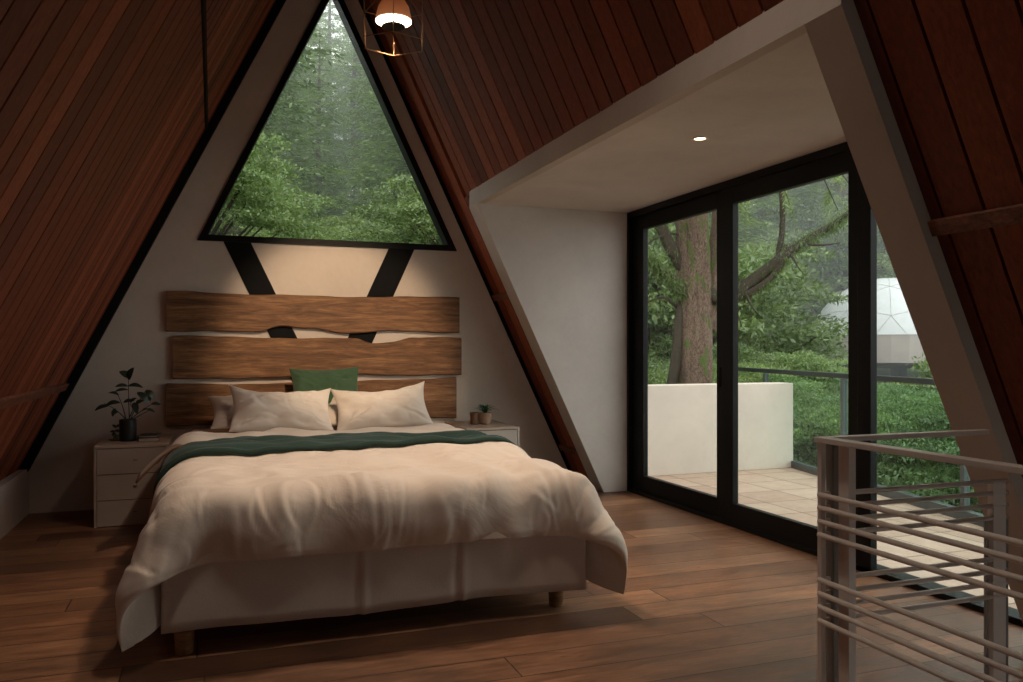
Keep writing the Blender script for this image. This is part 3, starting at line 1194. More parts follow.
# ------------------------------------------------------------------ PILLOWS
def pillow(name, w, h, t, m, loc, rot, seed, label, cat, group=None, pinch=.10, sag=0.0, n=70):
    """w wide (x), h tall (y local), t thick"""
    u = np.linspace(-1, 1, n)
    A_, B_ = np.meshgrid(u, u, indexing='ij')
    # outline with pulled corners
    ex = w / 2 * A_ * (1 - pinch * (1 - B_ ** 2) * np.abs(A_) ** 2)
    ey = h / 2 * B_ * (1 - pinch * 1.1 * (1 - A_ ** 2) * np.abs(B_) ** 2)
    ey = ey - sag * (1 - A_ ** 2) * (B_ > 0) * B_
    prof = np.clip((1 - np.abs(A_) ** 2.6) * (1 - np.abs(B_) ** 2.6), 0, 1) ** .52
    nz_ = fbm(n, n, ((3, .014), (7, .006), (16, .002)), seed)
    rad = np.hypot(A_, B_)
    ang_ = np.arctan2(B_, A_)
    nz_ = nz_ + .008 * np.sin(ang_ * 4 + 6 * rad + seed) * rad
    rgp = np.random.default_rng(seed + 50)
    sg_ = []
    for _ in range(14):
        qx, qy = rgp.choice((-1, 1)), rgp.choice((-1, 1))
        rr_ = rgp.uniform(.35, .85)
        aa_ = math.atan2(qy * h, qx * w) + rgp.normal(0, .25)
        sg_.append((qx * w / 2 * rr_, qy * h / 2 * rr_, aa_, rgp.uniform(.05, .14), rgp.uniform(.008, .014), rgp.uniform(.003, .007)))
    for _ in range(6):
        sg_.append((rgp.uniform(-.3, .3) * w, rgp.uniform(-.3, .3) * h, rgp.uniform(0, PI), rgp.uniform(.08, .18), rgp.uniform(.012, .02), rgp.uniform(.002, .005)))
    nz_ = nz_ + creases(ex, ey, rgp, sg_)
    zt_ = t / 2 * prof + nz_ * np.clip(prof * 1.6, 0, 1) * (t / .2)
    zb = -t / 2 * prof + fbm(n, n, ((3, .010),), seed + 9) * np.clip(prof, 0, 1)
    top_ = np.stack([ex, ey, zt_ + .003], -1).reshape(-1, 3)
    bot_ = np.stack([ex, ey, zb - .003], -1).reshape(-1, 3)
    nv_ = n * n
    fa_ = grid_faces(n, n)
    bi_ = [i * n for i in range(n)] + [(n - 1) * n + j for j in range(1, n)] + [i * n + n - 1 for i in range(n - 2, -1, -1)] + [j for j in range(n - 2, 0, -1)]
    rim_ = [(b, a, a + nv_, b + nv_) for a, b in zip(bi_, bi_[1:] + bi_[:1])]
    o = npmesh(name, np.concatenate([top_, bot_]), np.concatenate([fa_, fa_[:, ::-1] + nv_, np.array(rim_)]), m, None, smooth=True)
    o.location = loc
    o.rotation_euler = rot
    tag(o, label, cat, group)
    s = o.modifiers.new('sub', 'SUBSURF')
    s.levels = s.render_levels = 1
    return o


PG = 'cream pillows at the head of the bed'
R = math.radians
pillow('pillow', .73, .40, .18, M['pillow'], (.465, 6.05, .765), (R(52), R(3), R(3)), 3, 'front left cream pillow leaning on the pillow behind it', 'pillow', PG, sag=.07)
pillow('pillow', .72, .40, .18, M['pillow'], (1.185, 6.07, .765), (R(52), R(-4), R(-3)), 11, 'front right cream pillow leaning on the pillow behind it', 'pillow', PG, sag=.07)
pillow('pillow', .74, .44, .15, M['pillow'], (.345, 6.33, .735), (R(28), 0, R(2)), 21, 'rear left cream pillow, only its end showing at the left', 'pillow', PG)
pillow('pillow', .74, .44, .15, M['pillow'], (1.135, 6.35, .735), (R(28), 0, R(-2)), 31, 'rear right cream pillow, mostly hidden by the front one', 'pillow', PG)
pillow('cushion', .54, .46, .15, M['green'], (.83, 6.47, .835), (R(68), R(-1), 0), 41, 'square green cushion propped against the headboard', 'cushion', None)

# ------------------------------------------------------------------ NIGHTSTANDS
def nightstand(x0, x1, yf, zt_, label, knobx=.62):
    t = thing('nightstand', label, 'nightstand', ((x0 + x1) / 2, (yf + GY) / 2, 0), 0, 'pale three-drawer nightstands beside the bed')
    cx_, cy_ = t.location.x, t.location.y
    yb = GY - .012
    bm = bmesh.new()
    d = .016
    X0, X1, Y0, Y1 = x0 - cx_, x1 - cx_, yf - cy_, yb - cy_
    box(bm, X0, X0 + d, Y0, Y1, 0, zt_ - .018)
    box(bm, X1 - d, X1, Y0, Y1, 0, zt_ - .018)
    box(bm, X0 + d, X1 - d, Y1 - .01, Y1, .0, zt_ - .018)
    box(bm, X0 + d, X1 - d, Y0 + .022, Y1 - .01, .0, .03)
    obj('cabinet_body', bm, M['lacquer'], t, bevel=.0015)
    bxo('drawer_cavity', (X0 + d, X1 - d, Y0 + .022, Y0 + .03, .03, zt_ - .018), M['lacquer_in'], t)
    bxo('top', (X0, X1, Y0, Y1, zt_ - .018, zt_), M['nstop'], t, bevel=.002)
    hh = (zt_ - .018 - .006) / 3
    for k in range(3):
        z0 = .004 + k * hh + .002
        dr = bxo('drawer', (X0 + d + .003, X1 - d - .003, Y0 + .002, Y0 + .02, z0, z0 + hh - .005), M['lacquer'], t, bevel=.0015)
        kx = X0 + (X1 - X0) * knobx
        bm = bmesh.new()
        box(bm, kx - .013, kx + .013, Y0 - .010, Y0 + .003, z0 + hh * .50, z0 + hh * .50 + .007)
        obj('handle', bm, M['tabmetal'], dr, bevel=.002)
    return t


nightstand(-.742, -.283, 6.08, .545, 'pale nightstand left of the bed, under the dark leafy plant', .55)
nightstand(1.860, 2.300, 6.12, .572, 'pale nightstand right of the bed, holding two small pots', .45)

# leafy plant in a black pot (left nightstand)
ZN = .546
def at_wallside(px, y, z=None):
    """X on the line of sight of column px at depth y"""
    k = (px - CX) / F_PX
    return y * (SN + k * CS) / (CS - k * SN)


px0, py0 = at_wallside(128, 6.36), 6.36
pl = thing('potted_plant', 'dark leafy houseplant in a black cylinder pot on the left nightstand', 'plant', (px0, py0, ZN))
bm = bmesh.new()
lathe(bm, [(.050, 0), (.056, .004), (.058, .150), (.052, .152), (.050, .135)], n=32)
obj('pot', bm, M['pot'], pl, smooth=False)
bm = bmesh.new()
lathe(bm, [(.0495, .13), (.0495, .137)], n=24)
obj('soil', bm, M['soil'], pl)
rnd = random.Random(8)


def leafblade(bm, base, d, nrm, L, W, round_=False):
    d = Vector(d).normalized()
    nrm = Vector(nrm)
    side = d.cross(nrm).normalized()
    up = side.cross(d).normalized()
    rows = []
    k = 8
    for i in range(k + 1):
        s_ = i / k
        w = W * math.sin(PI * min(1, s_ * .97 + .03)) ** .7 * (1 - .15 * s_)
        c = Vector(base) + d * L * s_ + up * (L * .16 * math.sin(PI * s_) - L * .12 * s_ * s_)
        rows.append([bm.verts.new(c - side * w / 2 + up * w * .12), bm.verts.new(c), bm.verts.new(c + side * w / 2 + up * w * .12)])
    for a, b in zip(rows[:-1], rows[1:]):
        for q in range(2):
            bm.faces.new([a[q], a[q + 1], b[q + 1], b[q]])


stems = [((.01, 0, .13), (.0, 0, .36), (.004, 0, .47)), ((0, .01, .13), (-.06, 0, .22), (-.15, -.02, .27)), ((0, 0, .13), (.06, 0, .20), (.17, -.02, .265)),
         ((.01, .01, .13), (.05, .01, .26), (.12, .02, .36)), ((-.01, 0, .13), (-.03, .01, .25), (-.07, .02, .33)), ((0, -.01, .13), (.03, -.03, .22), (.07, -.05, .29)),
         ((.0, .0, .13), (-.04, -.02, .2), (-.09, -.04, .23)), ((.0, .0, .13), (.09, -.0, .19), (.16, .0, .22))]
bm = bmesh.new()
for s_ in stems:
    a, b, c = [Vector(q) for q in s_]
    tube(bm, [a.lerp(b, t).lerp(b.lerp(c, t), t) for t in (0, .25, .5, .75, 1)], [.004, .0035, .003, .0025, .002], 6)
stems_o = obj('stem', bm, M['plant'], pl)
lf = []
lf += [((.004, 0, .445), (-.55, -.1, .45), .075, .055), ((.006, 0, .43), (.25, -.2, .8), .095, .055)]
lf += [((.0, 0, .385), (-1, -.1, .02), .085, .032), ((.0, 0, .36), (-1, .1, -.1), .09, .025), ((.0, 0, .385), (1, -.1, -.05), .10, .04)]
lf += [((.06, 0, .34), (.6, -.3, -.6), .11, .055), ((.11, .02, .35), (.6, -.1, -.5), .08, .05), ((.12, .02, .33), (.3, 0, -.7), .06, .035)]
lf += [((-.06, .02, .32), (-.8, -.1, .3), .07, .03), ((-.05, 0, .27), (-.9, -.1, -.15), .10, .042), ((-.03, .01, .27), (.6, -.2, .15), .08, .03)]
lf += [((-.12, 0, .25), (-1, 0, -.3), .10, .035), ((-.08, 0, .23), (-.2, -.1, -.6), .06, .03), ((-.06, -.03, .21), (-.6, -.3, -.3), .05, .03)]
lf += [((.04, -.03, .27), (.2, -.4, -.6), .09, .05), ((.05, -.03, .25), (.7, -.3, .5), .07, .04), ((.02, -.02, .25), (.3, -.4, .5), .08, .045)]
lf += [((.15, 0, .255), (1, 0, -.05), .065, .03), ((.12, 0, .22), (.8, -.1, -.3), .06, .025), ((.09, 0, .205), (.6, -.3, .3), .05, .025)]
for k, (b_, d_, L_, W_) in enumerate(lf):
    bm = bmesh.new()
    leafblade(bm, b_, d_, (0, -.75 + .3 * math.sin(k * 1.7), .6), L_, W_)
    lo = obj('leaf', bm, M['plant'], pl, smooth=True)

# small cutting in a glass on a saucer
cx_, cy_ = at_wallside(116, 6.42), 6.42
sp = thing('plant_cutting', 'tiny sprig in a small glass on a saucer, left of the black pot', 'plant', (cx_, cy_, ZN))
bm = bmesh.new()
lathe(bm, [(.035, .0), (.050, .006), (.049, .009), (.0, .005)], n=28, cap=False)
obj('saucer', bm, M['terra'], sp, smooth=True)
bm = bmesh.new()
lathe(bm, [(.018, .008), (.022, .04), (.021, .04), (.016, .012)], n=20)
obj('glass_jar', bm, M['railglass'], sp, smooth=True)
bm = bmesh.new()
tube(bm, [(0, 0, .015), (-.006, 0, .06), (.004, 0, .10)], [.002, .0018, .001], 6)
obj('stem', bm, M['plant'], sp)
for b_, d_ in (((0, 0, .09), (-.5, -.3, .5)), ((.003, 0, .095), (.6, -.3, .3)), ((-.004, 0, .06), (-.8, -.2, .1)), ((-.004, 0, .07), (.7, -.2, -.2)), ((-.006, 0, .05), (-.3, -.5, -.2))):
    bm = bmesh.new()
    leafblade(bm, b_, d_, (0, -.8, .4), .035, .022)
    obj('leaf', bm, M['plant'], sp, smooth=True)

# two stacked books
M['cover1'] = plain('navy book cover', (.012, .016, .022), .55)
M['cover2'] = plain('teal book cover', (.02, .045, .045), .5)
M['paper'] = plain('book pages', (.45, .37, .30), .8)
def book(px, y, z, w, d, h, rz, m, label):
    t = thing('book', label, 'book', (at_wallside(px, y), y, z), rz, 'books on the left nightstand')
    bxo('page_block', (-w / 2 + .004, w / 2 - .003, -d / 2 + .003, d / 2 - .003, .0025, h - .0025), M['paper'], t)
    bm = bmesh.new()
    box(bm, -w / 2, w / 2, -d / 2, d / 2, 0, .0025)
    box(bm, -w / 2, w / 2, -d / 2, d / 2, h - .0025, h)
    box(bm, -w / 2, -w / 2 + .004, -d / 2, d / 2, .0025, h - .0025)
    obj('cover', bm, m, t)
book(148, 6.34, ZN, .135, .19, .026, .12, M['cover1'], 'lower navy book of the pair beside the black pot')
book(150, 6.36, ZN + .0265, .125, .17, .013, -.12, M['cover2'], 'thin upper book of the pair beside the black pot')

# two small clay pots (right nightstand)
ZN2 = .573
cy_ = 6.42
cx_ = at_wallside(485, cy_)
sp = thing('potted_succulent', 'spiky green succulent in a round pale clay pot on the right nightstand', 'plant', (cx_, cy_, ZN2))
bm = bmesh.new()
lathe(bm, [(.034, 0), (.046, .012), (.054, .05), (.055, .095), (.050, .097), (.047, .085)], n=32)
obj('pot', bm, M['terra'], sp, smooth=False)
bm = bmesh.new()
lathe(bm, [(.047, .08), (.047, .088)], n=24)
obj('soil', bm, M['soil'], sp)
rnd = random.Random(4)
for k in range(26):
    a = k * 2.399
    el = .25 + .9 * (k / 26)
    bm = bmesh.new()
    d = (math.cos(a) * math.cos(el), math.sin(a) * math.cos(el), math.sin(el))
    leafblade(bm, (d[0] * .008, d[1] * .008, .09), d, (-d[0] * .3, -d[1] * .3, 1) if el < 1 else (0, -1, .2), .125 - .04 * k / 26, .017)
    obj('leaf', bm, M['succ'], sp, smooth=True)
cy2 = 6.44
sp2 = thing('clay_vase', 'small brown clay pot just left of the potted succulent', 'vase', (at_wallside(474.5, cy2), cy2, ZN2))
bm = bmesh.new()
lathe(bm, [(.030, 0), (.036, .006), (.034, .05), (.038, .085), (.040, .098), (.036, .098), (.032, .085), (.028, .02)], n=28)
obj('vessel', bm, plain('brown clay', (.20, .10, .055), .75, 0, .25, 30), sp2, smooth=True)

# ------------------------------------------------------------------ PENDANT
PX, PY, PZ = XA, 4.12, 2.86
pd = thing('pendant_lamp', 'copper dome pendant lamp inside a geometric wire cage, hanging from the ridge', 'lamp', (PX, PY, PZ))
bm = bmesh.new()
prof = [(.091, 0), (.088, .03), (.078, .07), (.06, .10), (.035, .125), (.018, .135), (.016, .19), (.004, .20)]
lathe(bm, prof + [(.002, .195), (.012, .18), (.014, .13), (.03, .118), (.055, .094), (.074, .064), (.084, .028), (.087, .0)], n=40, cap=False)
obj('lamp_shade', bm, M['copper'], pd, smooth=True)
em2 = NT('lamp glow')
em2.b.inputs['Emission Color'].default_value = (1, .80, .58, 1)
em2.b.inputs['Emission Strength'].default_value = 5
bm = bmesh.new()
lathe(bm, [(.084, .004), (.084, .008)], n=36)
obj('diffuser', bm, em2.m, pd)
bm = bmesh.new()
lathe(bm, [(.086, -.003), (.091, -.003), (.091, .002), (.086, .002), (.086, -.003)], n=40, cap=False)
obj('rim', bm, em2.m, pd)
bm = bmesh.new()
lathe(bm, [(.056, -.030), (.060, -.027), (.056, -.024), (.004, -.023), (.004, .003)], n=32)
obj('lower_disc', bm, M['gapdark'], pd)
bm = bmesh.new()
hexr, wr_ = .168, .0022
ph = math.radians(-102)
H0 = [(hexr * math.cos(ph + k * PI / 3), hexr * math.sin(ph + k * PI / 3), -.115) for k in range(6)]
H1 = [(hexr * math.cos(ph + k * PI / 3), hexr * math.sin(ph + k * PI / 3), .075) for k in range(6)]
topc = (0, 0, .205)
for k in range(6):
    tube(bm, [H0[k], H0[(k + 1) % 6]], wr_, 6)
    tube(bm, [H1[k], H1[(k + 1) % 6]], wr_, 6)
    tube(bm, [H0[k], H1[k]], wr_, 6)
    tube(bm, [H1[k], topc], wr_, 6)
obj('wire_cage', bm, M['brass'], pd)
bm = bmesh.new()
tube(bm, [(0, 0, .19), (0, 0, ZA - PZ - .03)], .003, 8)
obj('cord', bm, M['blackmatte'], pd)
bm = bmesh.new()
lathe(bm, [(.045, ZA - PZ - .16), (.045, ZA - PZ - .13), (.01, ZA - PZ - .12)], n=24)
obj('ceiling_rose', bm, M['brass'], pd)

# ------------------------------------------------------------------ STAIR RAILING
RX, RY, RZ = 1.845, 2.14, .905
rl = thing('stair_railing', 'champagne metal railing with horizontal bars round the stair opening', 'railing', (RX, RY, 0))
YE, XE = -1.6, 2.56
bm = bmesh.new()
rod(bm, (0, .012, RZ - .0), (0, YE - RY, RZ), .046, .017)
obj('top_rail', bm, M['rail'], rl, bevel=.002)
bm = bmesh.new()
rod(bm, (.024, 0, RZ), (XE - RX, 0, RZ), .030, .017)
obj('top_rail', bm, M['rail'], rl, bevel=.002)
zs = [.729, .687, .643, .600, .455, .411, .368, .324]
for z in zs:
    bm = bmesh.new()
    tube(bm, [(-.012, -.0, z), (-.012, YE - RY, z)], .0085, 10)
    obj('bar', bm, M['rail'], rl, smooth=True)
for z in zs:
    bm = bmesh.new()
    tube(bm, [(-.004, -.004, z), (XE + .095 - RX, -.004, z)], .0085, 10)
    obj('bar', bm, M['rail'], rl, smooth=True)


def post(x0, x1, y0, y1, m, z1=RZ - .009):
    return bxo('post', (x0, x1, y0, y1, 0, z1), m, rl, bevel=.0015)


post(-.010, .008, -.010, .010, M['rail'])
post(.026, .060, -.022, .012, M['raildark'])
post(.010, .038, -.108, -.063, M['rail'])
post(.010, .040, -.95, -.905, M['rail'])
post(.010, .040, -2.0, -1.955, M['rail'])
bxo('post', (.735, .795, -.012, .012, 0, .735), M['rail'], rl, bevel=.0015)
bxo('post', (.720, .732, .005, .015, 0, .60), M['raildark'], rl, bevel=.0015)
bxo('post', (.800, .822, .0, .02, 0, .60), M['raildark'], rl, bevel=.0015)

# stairwell: lining walls, lower floor and a flight going down
bm = bmesh.new()
box(bm, SX0 - .05, SX0 - .001, YB, SY1, -2.7, -.221)
box(bm, SX0 - .05, 3.6, SY1 + .001, SY1 + .05, -2.7, -.221)
box(bm, 3.5, 3.6, YB, SY1, -2.7, -.05)
struct(obj('wall_stairwell', bm, M['wall']), 'plastered lining of the stairwell')
struct(bxo('floor_lower', (SX0 - .05, 3.6, YB, SY1 + .05, -2.8, -2.7), M['floor']), 'lower landing floor')
st = thing('staircase', 'dark wooden stair flight going down inside the railed opening', 'stairs', (2.5, .2, -2.7))
for k in range(12):
    z = 2.7 - .22 * (k + 1)
    if z < .1:
        break
    bxo('tread', (-.55, .55, 1.75 - .27 * (k + 1), 1.75 - .27 * k + .02, z - .04, z), M['slab'], st, bevel=.004)
bm = bmesh.new()
for sx in (-.58, .55):
    prism(bm, [(1.8, 2.66), (1.8, 2.3), (-1.2, -.0), (-1.5, 0), (-1.5, .05)], 'x', sx, sx + .03)
obj('stringer', bm, M['slabdark'], st)

# ------------------------------------------------------------------ TERRACE
bm = bmesh.new()
prism(bm, [(DX + .12, .2), (4.12, .2), (5.77, 7.6), (DX + .12, 7.6)], 'z', -.16, -.012)
struct(obj('floor_terrace', bm, M['tiles']), 'terrace floor of square sandstone tiles')
pt = bxo('wall_terrace', (DX + .17, 5.53, 6.83, 7.05, -.012, .845), M['parapet'], bevel=.006)
struct(pt, 'low white rendered terrace wall below the big tree')
gr = thing('balcony_railing', 'dark metal balcony railing with glass panels at the terrace edge', 'railing', (4.905, 4, -.012), -.219)
bm = bmesh.new()
rod(bm, (0, -3.8, .955), (0, 4.6, .965), .05, .045)
obj('top_rail', bm, plain('dark grey metal', (.035, .042, .042), .5), gr, bevel=.004)
pm = plain('grey metal post', (.085, .10, .10), .5)
bm = bmesh.new()
rod(bm, (0, -3.8, .035), (0, 3.6, .035), .06, .07)
obj('bottom_channel', bm, pm, gr)
for yy in (-2.86, -1.26, .34, 1.94, 3.54):
    bxo('post', (-.022, .022, yy - .022, yy + .022, .0, .935), pm, gr)
for ya, yb in ((-2.83, -1.29), (-1.23, .31), (.37, 1.91), (1.97, 3.51)):
    bxo('glass_panel', (-.006, .006, ya, yb, .07, .92), M['railglass'], gr)

# ------------------------------------------------------------------ FOREST
def quad_leaves(c, d, n_, L, W):
    """c centres, d directions, n_ normals -> verts, faces for diamond-ish leaves"""
    side = np.cross(d, n_)
    side /= np.linalg.norm(side, axis=1, keepdims=True) + 1e-9
    L = np.broadcast_to(np.asarray(L).reshape(-1, 1), (len(c), 1))
    W = np.broadcast_to(np.asarray(W).reshape(-1, 1), (len(c), 1))
    v = np.stack([c, c + d * L * .45 + side * W / 2, c + d * L, c + d * L * .45 - side * W / 2], 1).reshape(-1, 3)
    f = np.arange(len(c) * 4).reshape(-1, 4)
    return v, f


def unit(a):
    return a / (np.linalg.norm(a, axis=-1, keepdims=True) + 1e-9)


def conifer_meshes(seed, h, rad, mat, base=.12, nbr=120, dens=1.0, droop=.35, leafL=.13, leafW=.035):
    rng = np.random.default_rng(seed)
    C_, D_, N_ = [], [], []
    bmb = bmesh.new()
    tube(bmb, [(0, 0, -1.5), (rng.normal(0, .05), 0, h * .35), (rng.normal(0, .08), rng.normal(0, .08), h * .7), (0, 0, h)], [h * .014 + .05, h * .011 + .03, h * .006 + .02, .012], 8)
    for k in range(nbr):
        t = base + (1 - base) * (k + rng.random()) / nbr
        z0 = h * t
        L = rad * (1 - t) ** .75 * rng.uniform(.65, 1.1) + .25
        a = k * 2.399 + rng.normal(0, .25)
        az = np.array([math.cos(a), math.sin(a), 0])
        el = .35 * t - droop * .4
        ns = 7
        s = np.linspace(0, 1, ns)
        path = np.array([0, 0, z0]) + az * (L * s)[:, None] + np.array([0, 0, 1.]) * (L * (el * s - droop * s ** 2 * .55 + .12 * s ** 3))[:, None]
        tube(bmb, [tuple(p) for p in path[::2]], [.012 + L * .010, .010 + L * .006, .008, .003][:len(path[::2])], 4)
        side = np.array([-az[1], az[0], 0])
        ntw = int((L * 9 + 3) * dens)
        for q in range(ntw):
            u_ = rng.uniform(.12, 1)
            p = path[0] * 0
            i = min(int(u_ * (ns - 1)), ns - 2)
            p = path[i] + (path[i + 1] - path[i]) * (u_ * (ns - 1) - i)
            sg = 1 if q % 2 else -1
            tl = (.55 * (1 - u_) + .22) * min(1.0, L * .7) * rng.uniform(.7, 1.2)
            td = unit(az * rng.uniform(.5, .9) + side * sg * rng.uniform(.6, 1.1) + np.array([0, 0, rng.uniform(-.45, .02)]))
            nl_ = max(4, int(tl / .045))
            ss_ = np.linspace(0, 1, nl_)
            pos = p + td * (tl * ss_)[:, None] + np.array([0, 0, -1.]) * (tl * .35 * ss_ ** 2)[:, None]
            s2 = np.cross(td, [0, 0, 1.])
            sgn = np.where(np.arange(nl_) % 2, 1., -1.)[:, None]
            dd = unit(td * .75 + s2 * sgn * .65 + rng.normal(0, .18, (nl_, 3)))
            C_.append(pos)
            D_.append(dd)
            N_.append(unit(np.array([0, 0, 1.]) + rng.normal(0, .35, (nl_, 3))))
    C_, D_, N_ = np.concatenate(C_), np.concatenate(D_), np.concatenate(N_)
    n = len(C_)
    v, f = quad_leaves(C_, D_, N_, rng.uniform(.7, 1.2, n) * leafL, rng.uniform(.8, 1.2, n) * leafW)
    fol = npmesh('foliage', v, f, mat, 'mesh')
    tr = bpy.data.meshes.new('trunk')
    bmb.to_mesh(tr)
    bmb.free()
    tr.materials.append(M['barkfar'])
    return fol, tr


def shrub_meshes(seed, h, rad, mat, nclump=130, per=380, leafL=.055, leafW=.026, multi=True):
    rng = np.random.default_rng(seed)
    C_, D_, N_ = [], [], []
    bmb = bmesh.new()
    for k in range(nclump):
        d = unit(rng.normal(0, 1, 3))
        d[2] = abs(d[2]) * 1.1 - .35
        rr_ = rng.uniform(.45, 1.0) ** .6
        c = np.array([d[0] * rad * rr_, d[1] * rad * rr_, h * .58 + d[2] * h * .42 * rr_])
        cr = rng.uniform(.13, .24) * rad
        q = unit(rng.normal(0, 1, (per, 3)))
        q[:, 2] = np.abs(q[:, 2]) * .8 - .15
        pos = c + q * cr * rng.uniform(.55, 1.1, (per, 1)) * np.array([1.25, 1.25, .5])
        out = unit(pos - np.array([0, 0, h * .4]))
        dd = unit(out * .7 + rng.normal(0, .6, (per, 3)) + np.array([0, 0, -.25]))
        C_.append(pos)
        D_.append(dd)
        N_.append(unit(q * .6 + np.array([0, 0, .9]) + rng.normal(0, .4, (per, 3))))
        if k % 3 == 0:
            tube(bmb, [(c[0] * .1, c[1] * .1, -4.0), (c[0] * .12, c[1] * .12, -.4), tuple(c * np.array([.35, .35, .55])), tuple(c)], [.05, .05, .03, .008], 5)
    C_, D_, N_ = np.concatenate(C_), np.concatenate(D_), np.concatenate(N_)
    n = len(C_)
    v, f = quad_leaves(C_, D_, N_, rng.uniform(.7, 1.3, n) * leafL, rng.uniform(.8, 1.2, n) * leafW)
    fol = npmesh('foliage', v, f, mat, 'mesh')
    tr = bpy.data.meshes.new('branches')
    bmb.to_mesh(tr)
    bmb.free()
    tr.materials.append(M['barkdark'])
    return fol, tr


HT = (('A', 11, 18, 3.6, 'fir'), ('B', 12, 18, 3.2, 'fir2'), ('C', 13, 16, 3.9, 'fir2'))
CON = [conifer_meshes(s, h, r, M[m], nbr=170, dens=1.3, leafL=.19, leafW=.06) for _, s, h, r, m in HT]
SHR = [shrub_meshes(21, 3.2, 1.7, M['leaf']), shrub_meshes(22, 3.0, 1.8, M['leafdark'], 130, 380, .06, .024), shrub_meshes(23, 3.4, 1.5, M['leaf'], 120, 380, .065, .026)]


def ground_z(x, y):
    d = math.hypot(x - 1, y)
    return -3.2 + max(0, d - 13) * .16


def plant(kind, mset, px, dist, s, label, cat, group, z=None, sz=None, rz=None):
    p = spot_at(px, dist)
    gz = ground_z(p[0], p[1]) if z is None else z
    t = thing(kind, label, cat, (p[0], p[1], gz), rz if rz is not None else (px * 1.7 + dist * 2.3) % 6.28, group)
    t.scale = (s, s, sz or s)
    link('foliage', mset[0], None, t)
    link('trunk' if kind != 'leafy_shrub' else 'branches', mset[1], None, t)
    return t


# conifers seen through the gable window and the doors (column, distance, model, scale)
gA = 'tall conifers beyond the gable window'
lab_w = 'tall hazy conifer seen through the triangular window'
for px, d, k, s in ((232, 17, 0, .95), (425, 20, 1, .95), (320, 27, 1, .70), (455, 19, 0, .85), (262, 22, 2, .9), (400, 25, 0, .85), (358, 36, 2, 1.0), (290, 34, 0, .95), (225, 28, 2, 1.2), (420, 30, 2, 1.0),
                    (330, 46, 1, 1.15), (385, 44, 0, 1.3), (265, 44, 1, 1.2), (460, 40, 1, 1.3), (205, 38, 0, 1.3), (300, 58, 2, 1.5), (360, 60, 1, 1.35), (430, 56, 2, 1.6)):
    plant('conifer', CON[k], px, d, s, lab_w, 'tree', gA)
gB = 'conifers behind the terrace'
lab_d = 'hazy conifer in the forest seen through the glass doors'
for px, d, k, s in ((600, 24, 2, 1.0), (660, 21, 1, .9), (685, 26, 1, 1.1), (705, 29, 2, 1.15), (840, 36, 0, 1.2), (900, 44, 1, 1.4), (960, 42, 2, 1.3), (690, 36, 0, 1.3), (765, 40, 1, 1.5), (820, 46, 2, 1.6),
                    (880, 54, 0, 1.7), (640, 42, 2, 1.5), (720, 52, 2, 1.9), (930, 56, 1, 1.8), (800, 60, 1, 2.1), (1000, 50, 0, 1.5), (580, 48, 1, 1.7), (860, 64, 2, 2.2)):
    plant('conifer', CON[k], px, d, s, lab_d, 'tree', gB)
# bright broadleaf shrubs below the triangular window and beyond the terrace
shr_list = [
    (172, 11.5, 0, 1.12, 1.15, 'bright green leafy tree filling the lower left of the triangular window'),
    (215, 13, 1, 1.1, -.2, 'dark green leafy tree at the far left corner of the triangular window'),
    (287, 15, 0, .95, .75, 'light green bush low in the triangular window, left of its middle'),
    (338, 17, 2, .85, 1.35, 'rounded yellow-green bush at the bottom middle of the triangular window'),
    (388, 16, 0, .85, 1.25, 'rounded bright bush at the bottom of the triangular window, right of the middle'),
    (488, 12, 1, 1.12, .85, 'leafy tree filling the lower right corner of the triangular window'),
    (655, 10.4, 0, .95, -1.7, 'bright leafy bush directly left of the big tree trunk'),
    (735, 11.5, 0, .75, -1.1, 'bright leafy bush directly right of the big tree trunk'),
    (803, 12.5, 2, .64, -.80, 'feathery light green bush in front of the left edge of the dome'),
    (770, 10.5, 1, .85, -2.0, 'dark leafy bush behind the balcony glass, right of the white wall'),
    (835, 10, 2, .75, -1.75, 'light green bush behind the balcony post'),
    (890, 10.5, 0, .85, -1.70, 'bright leafy bush below the dome, right of the door mullion'),
    (945, 9.8, 1, .85, -1.75, 'dark green bush behind the sloping post under the dome'),
    (860, 14, 1, 1.0, -2.05, 'deep green bush between the railing and the dome'),
    (925, 13, 0, 1.0, -2.15, 'leafy bush just under the right side of the dome'),
    (1000, 12, 1, 1.2, -2.2, 'leafy bush outside the frame of the fixed glass panel'),
    (700, 15, 1, 1.0, -1.3, 'dark bush behind the trunk of the big tree'),
    (610, 13, 1, 1.0, -1.5, 'dark bush left of the far door leaf'),
]
for px, d, k, s, z, lab in shr_list:
    plant('leafy_shrub', SHR[k], px, d, s, lab, 'bush', 'leafy bushes round the cabin', z=z)

lt = 'leafy trees deeper in the forest'
for px, d, k, s, z, lab in (
        (180, 19, 0, 1.7, 1.0, 'tall bright leafy tree at the upper left of the triangular window'),
        (505, 21, 1, 1.6, 2.0, 'tall deep green leafy tree at the right side of the triangular window'),
        (345, 34, 1, 1.7, .5, 'hazy leafy tree in the middle of the triangular window'),
        (665, 21, 0, 1.6, -2.2, 'bright hazy leafy tree behind the mossy fork of branches'),
        (692, 28, 1, 1.7, -2.0, 'hazy leafy tree just left of the dome'),
        (650, 19, 1, 2.4, -2.4, 'leafy tree behind the far door leaf, left of the big trunk'),
        (850, 38, 0, 3.6, -2.0, 'hazy leafy tree rising behind the dome'),
        (930, 40, 1, 3.8, -2.0, 'hazy leafy tree behind the right side of the dome')):
    plant('leafy_tree', SHR[k], px, d, s, lab, 'tree', lt, z=z)

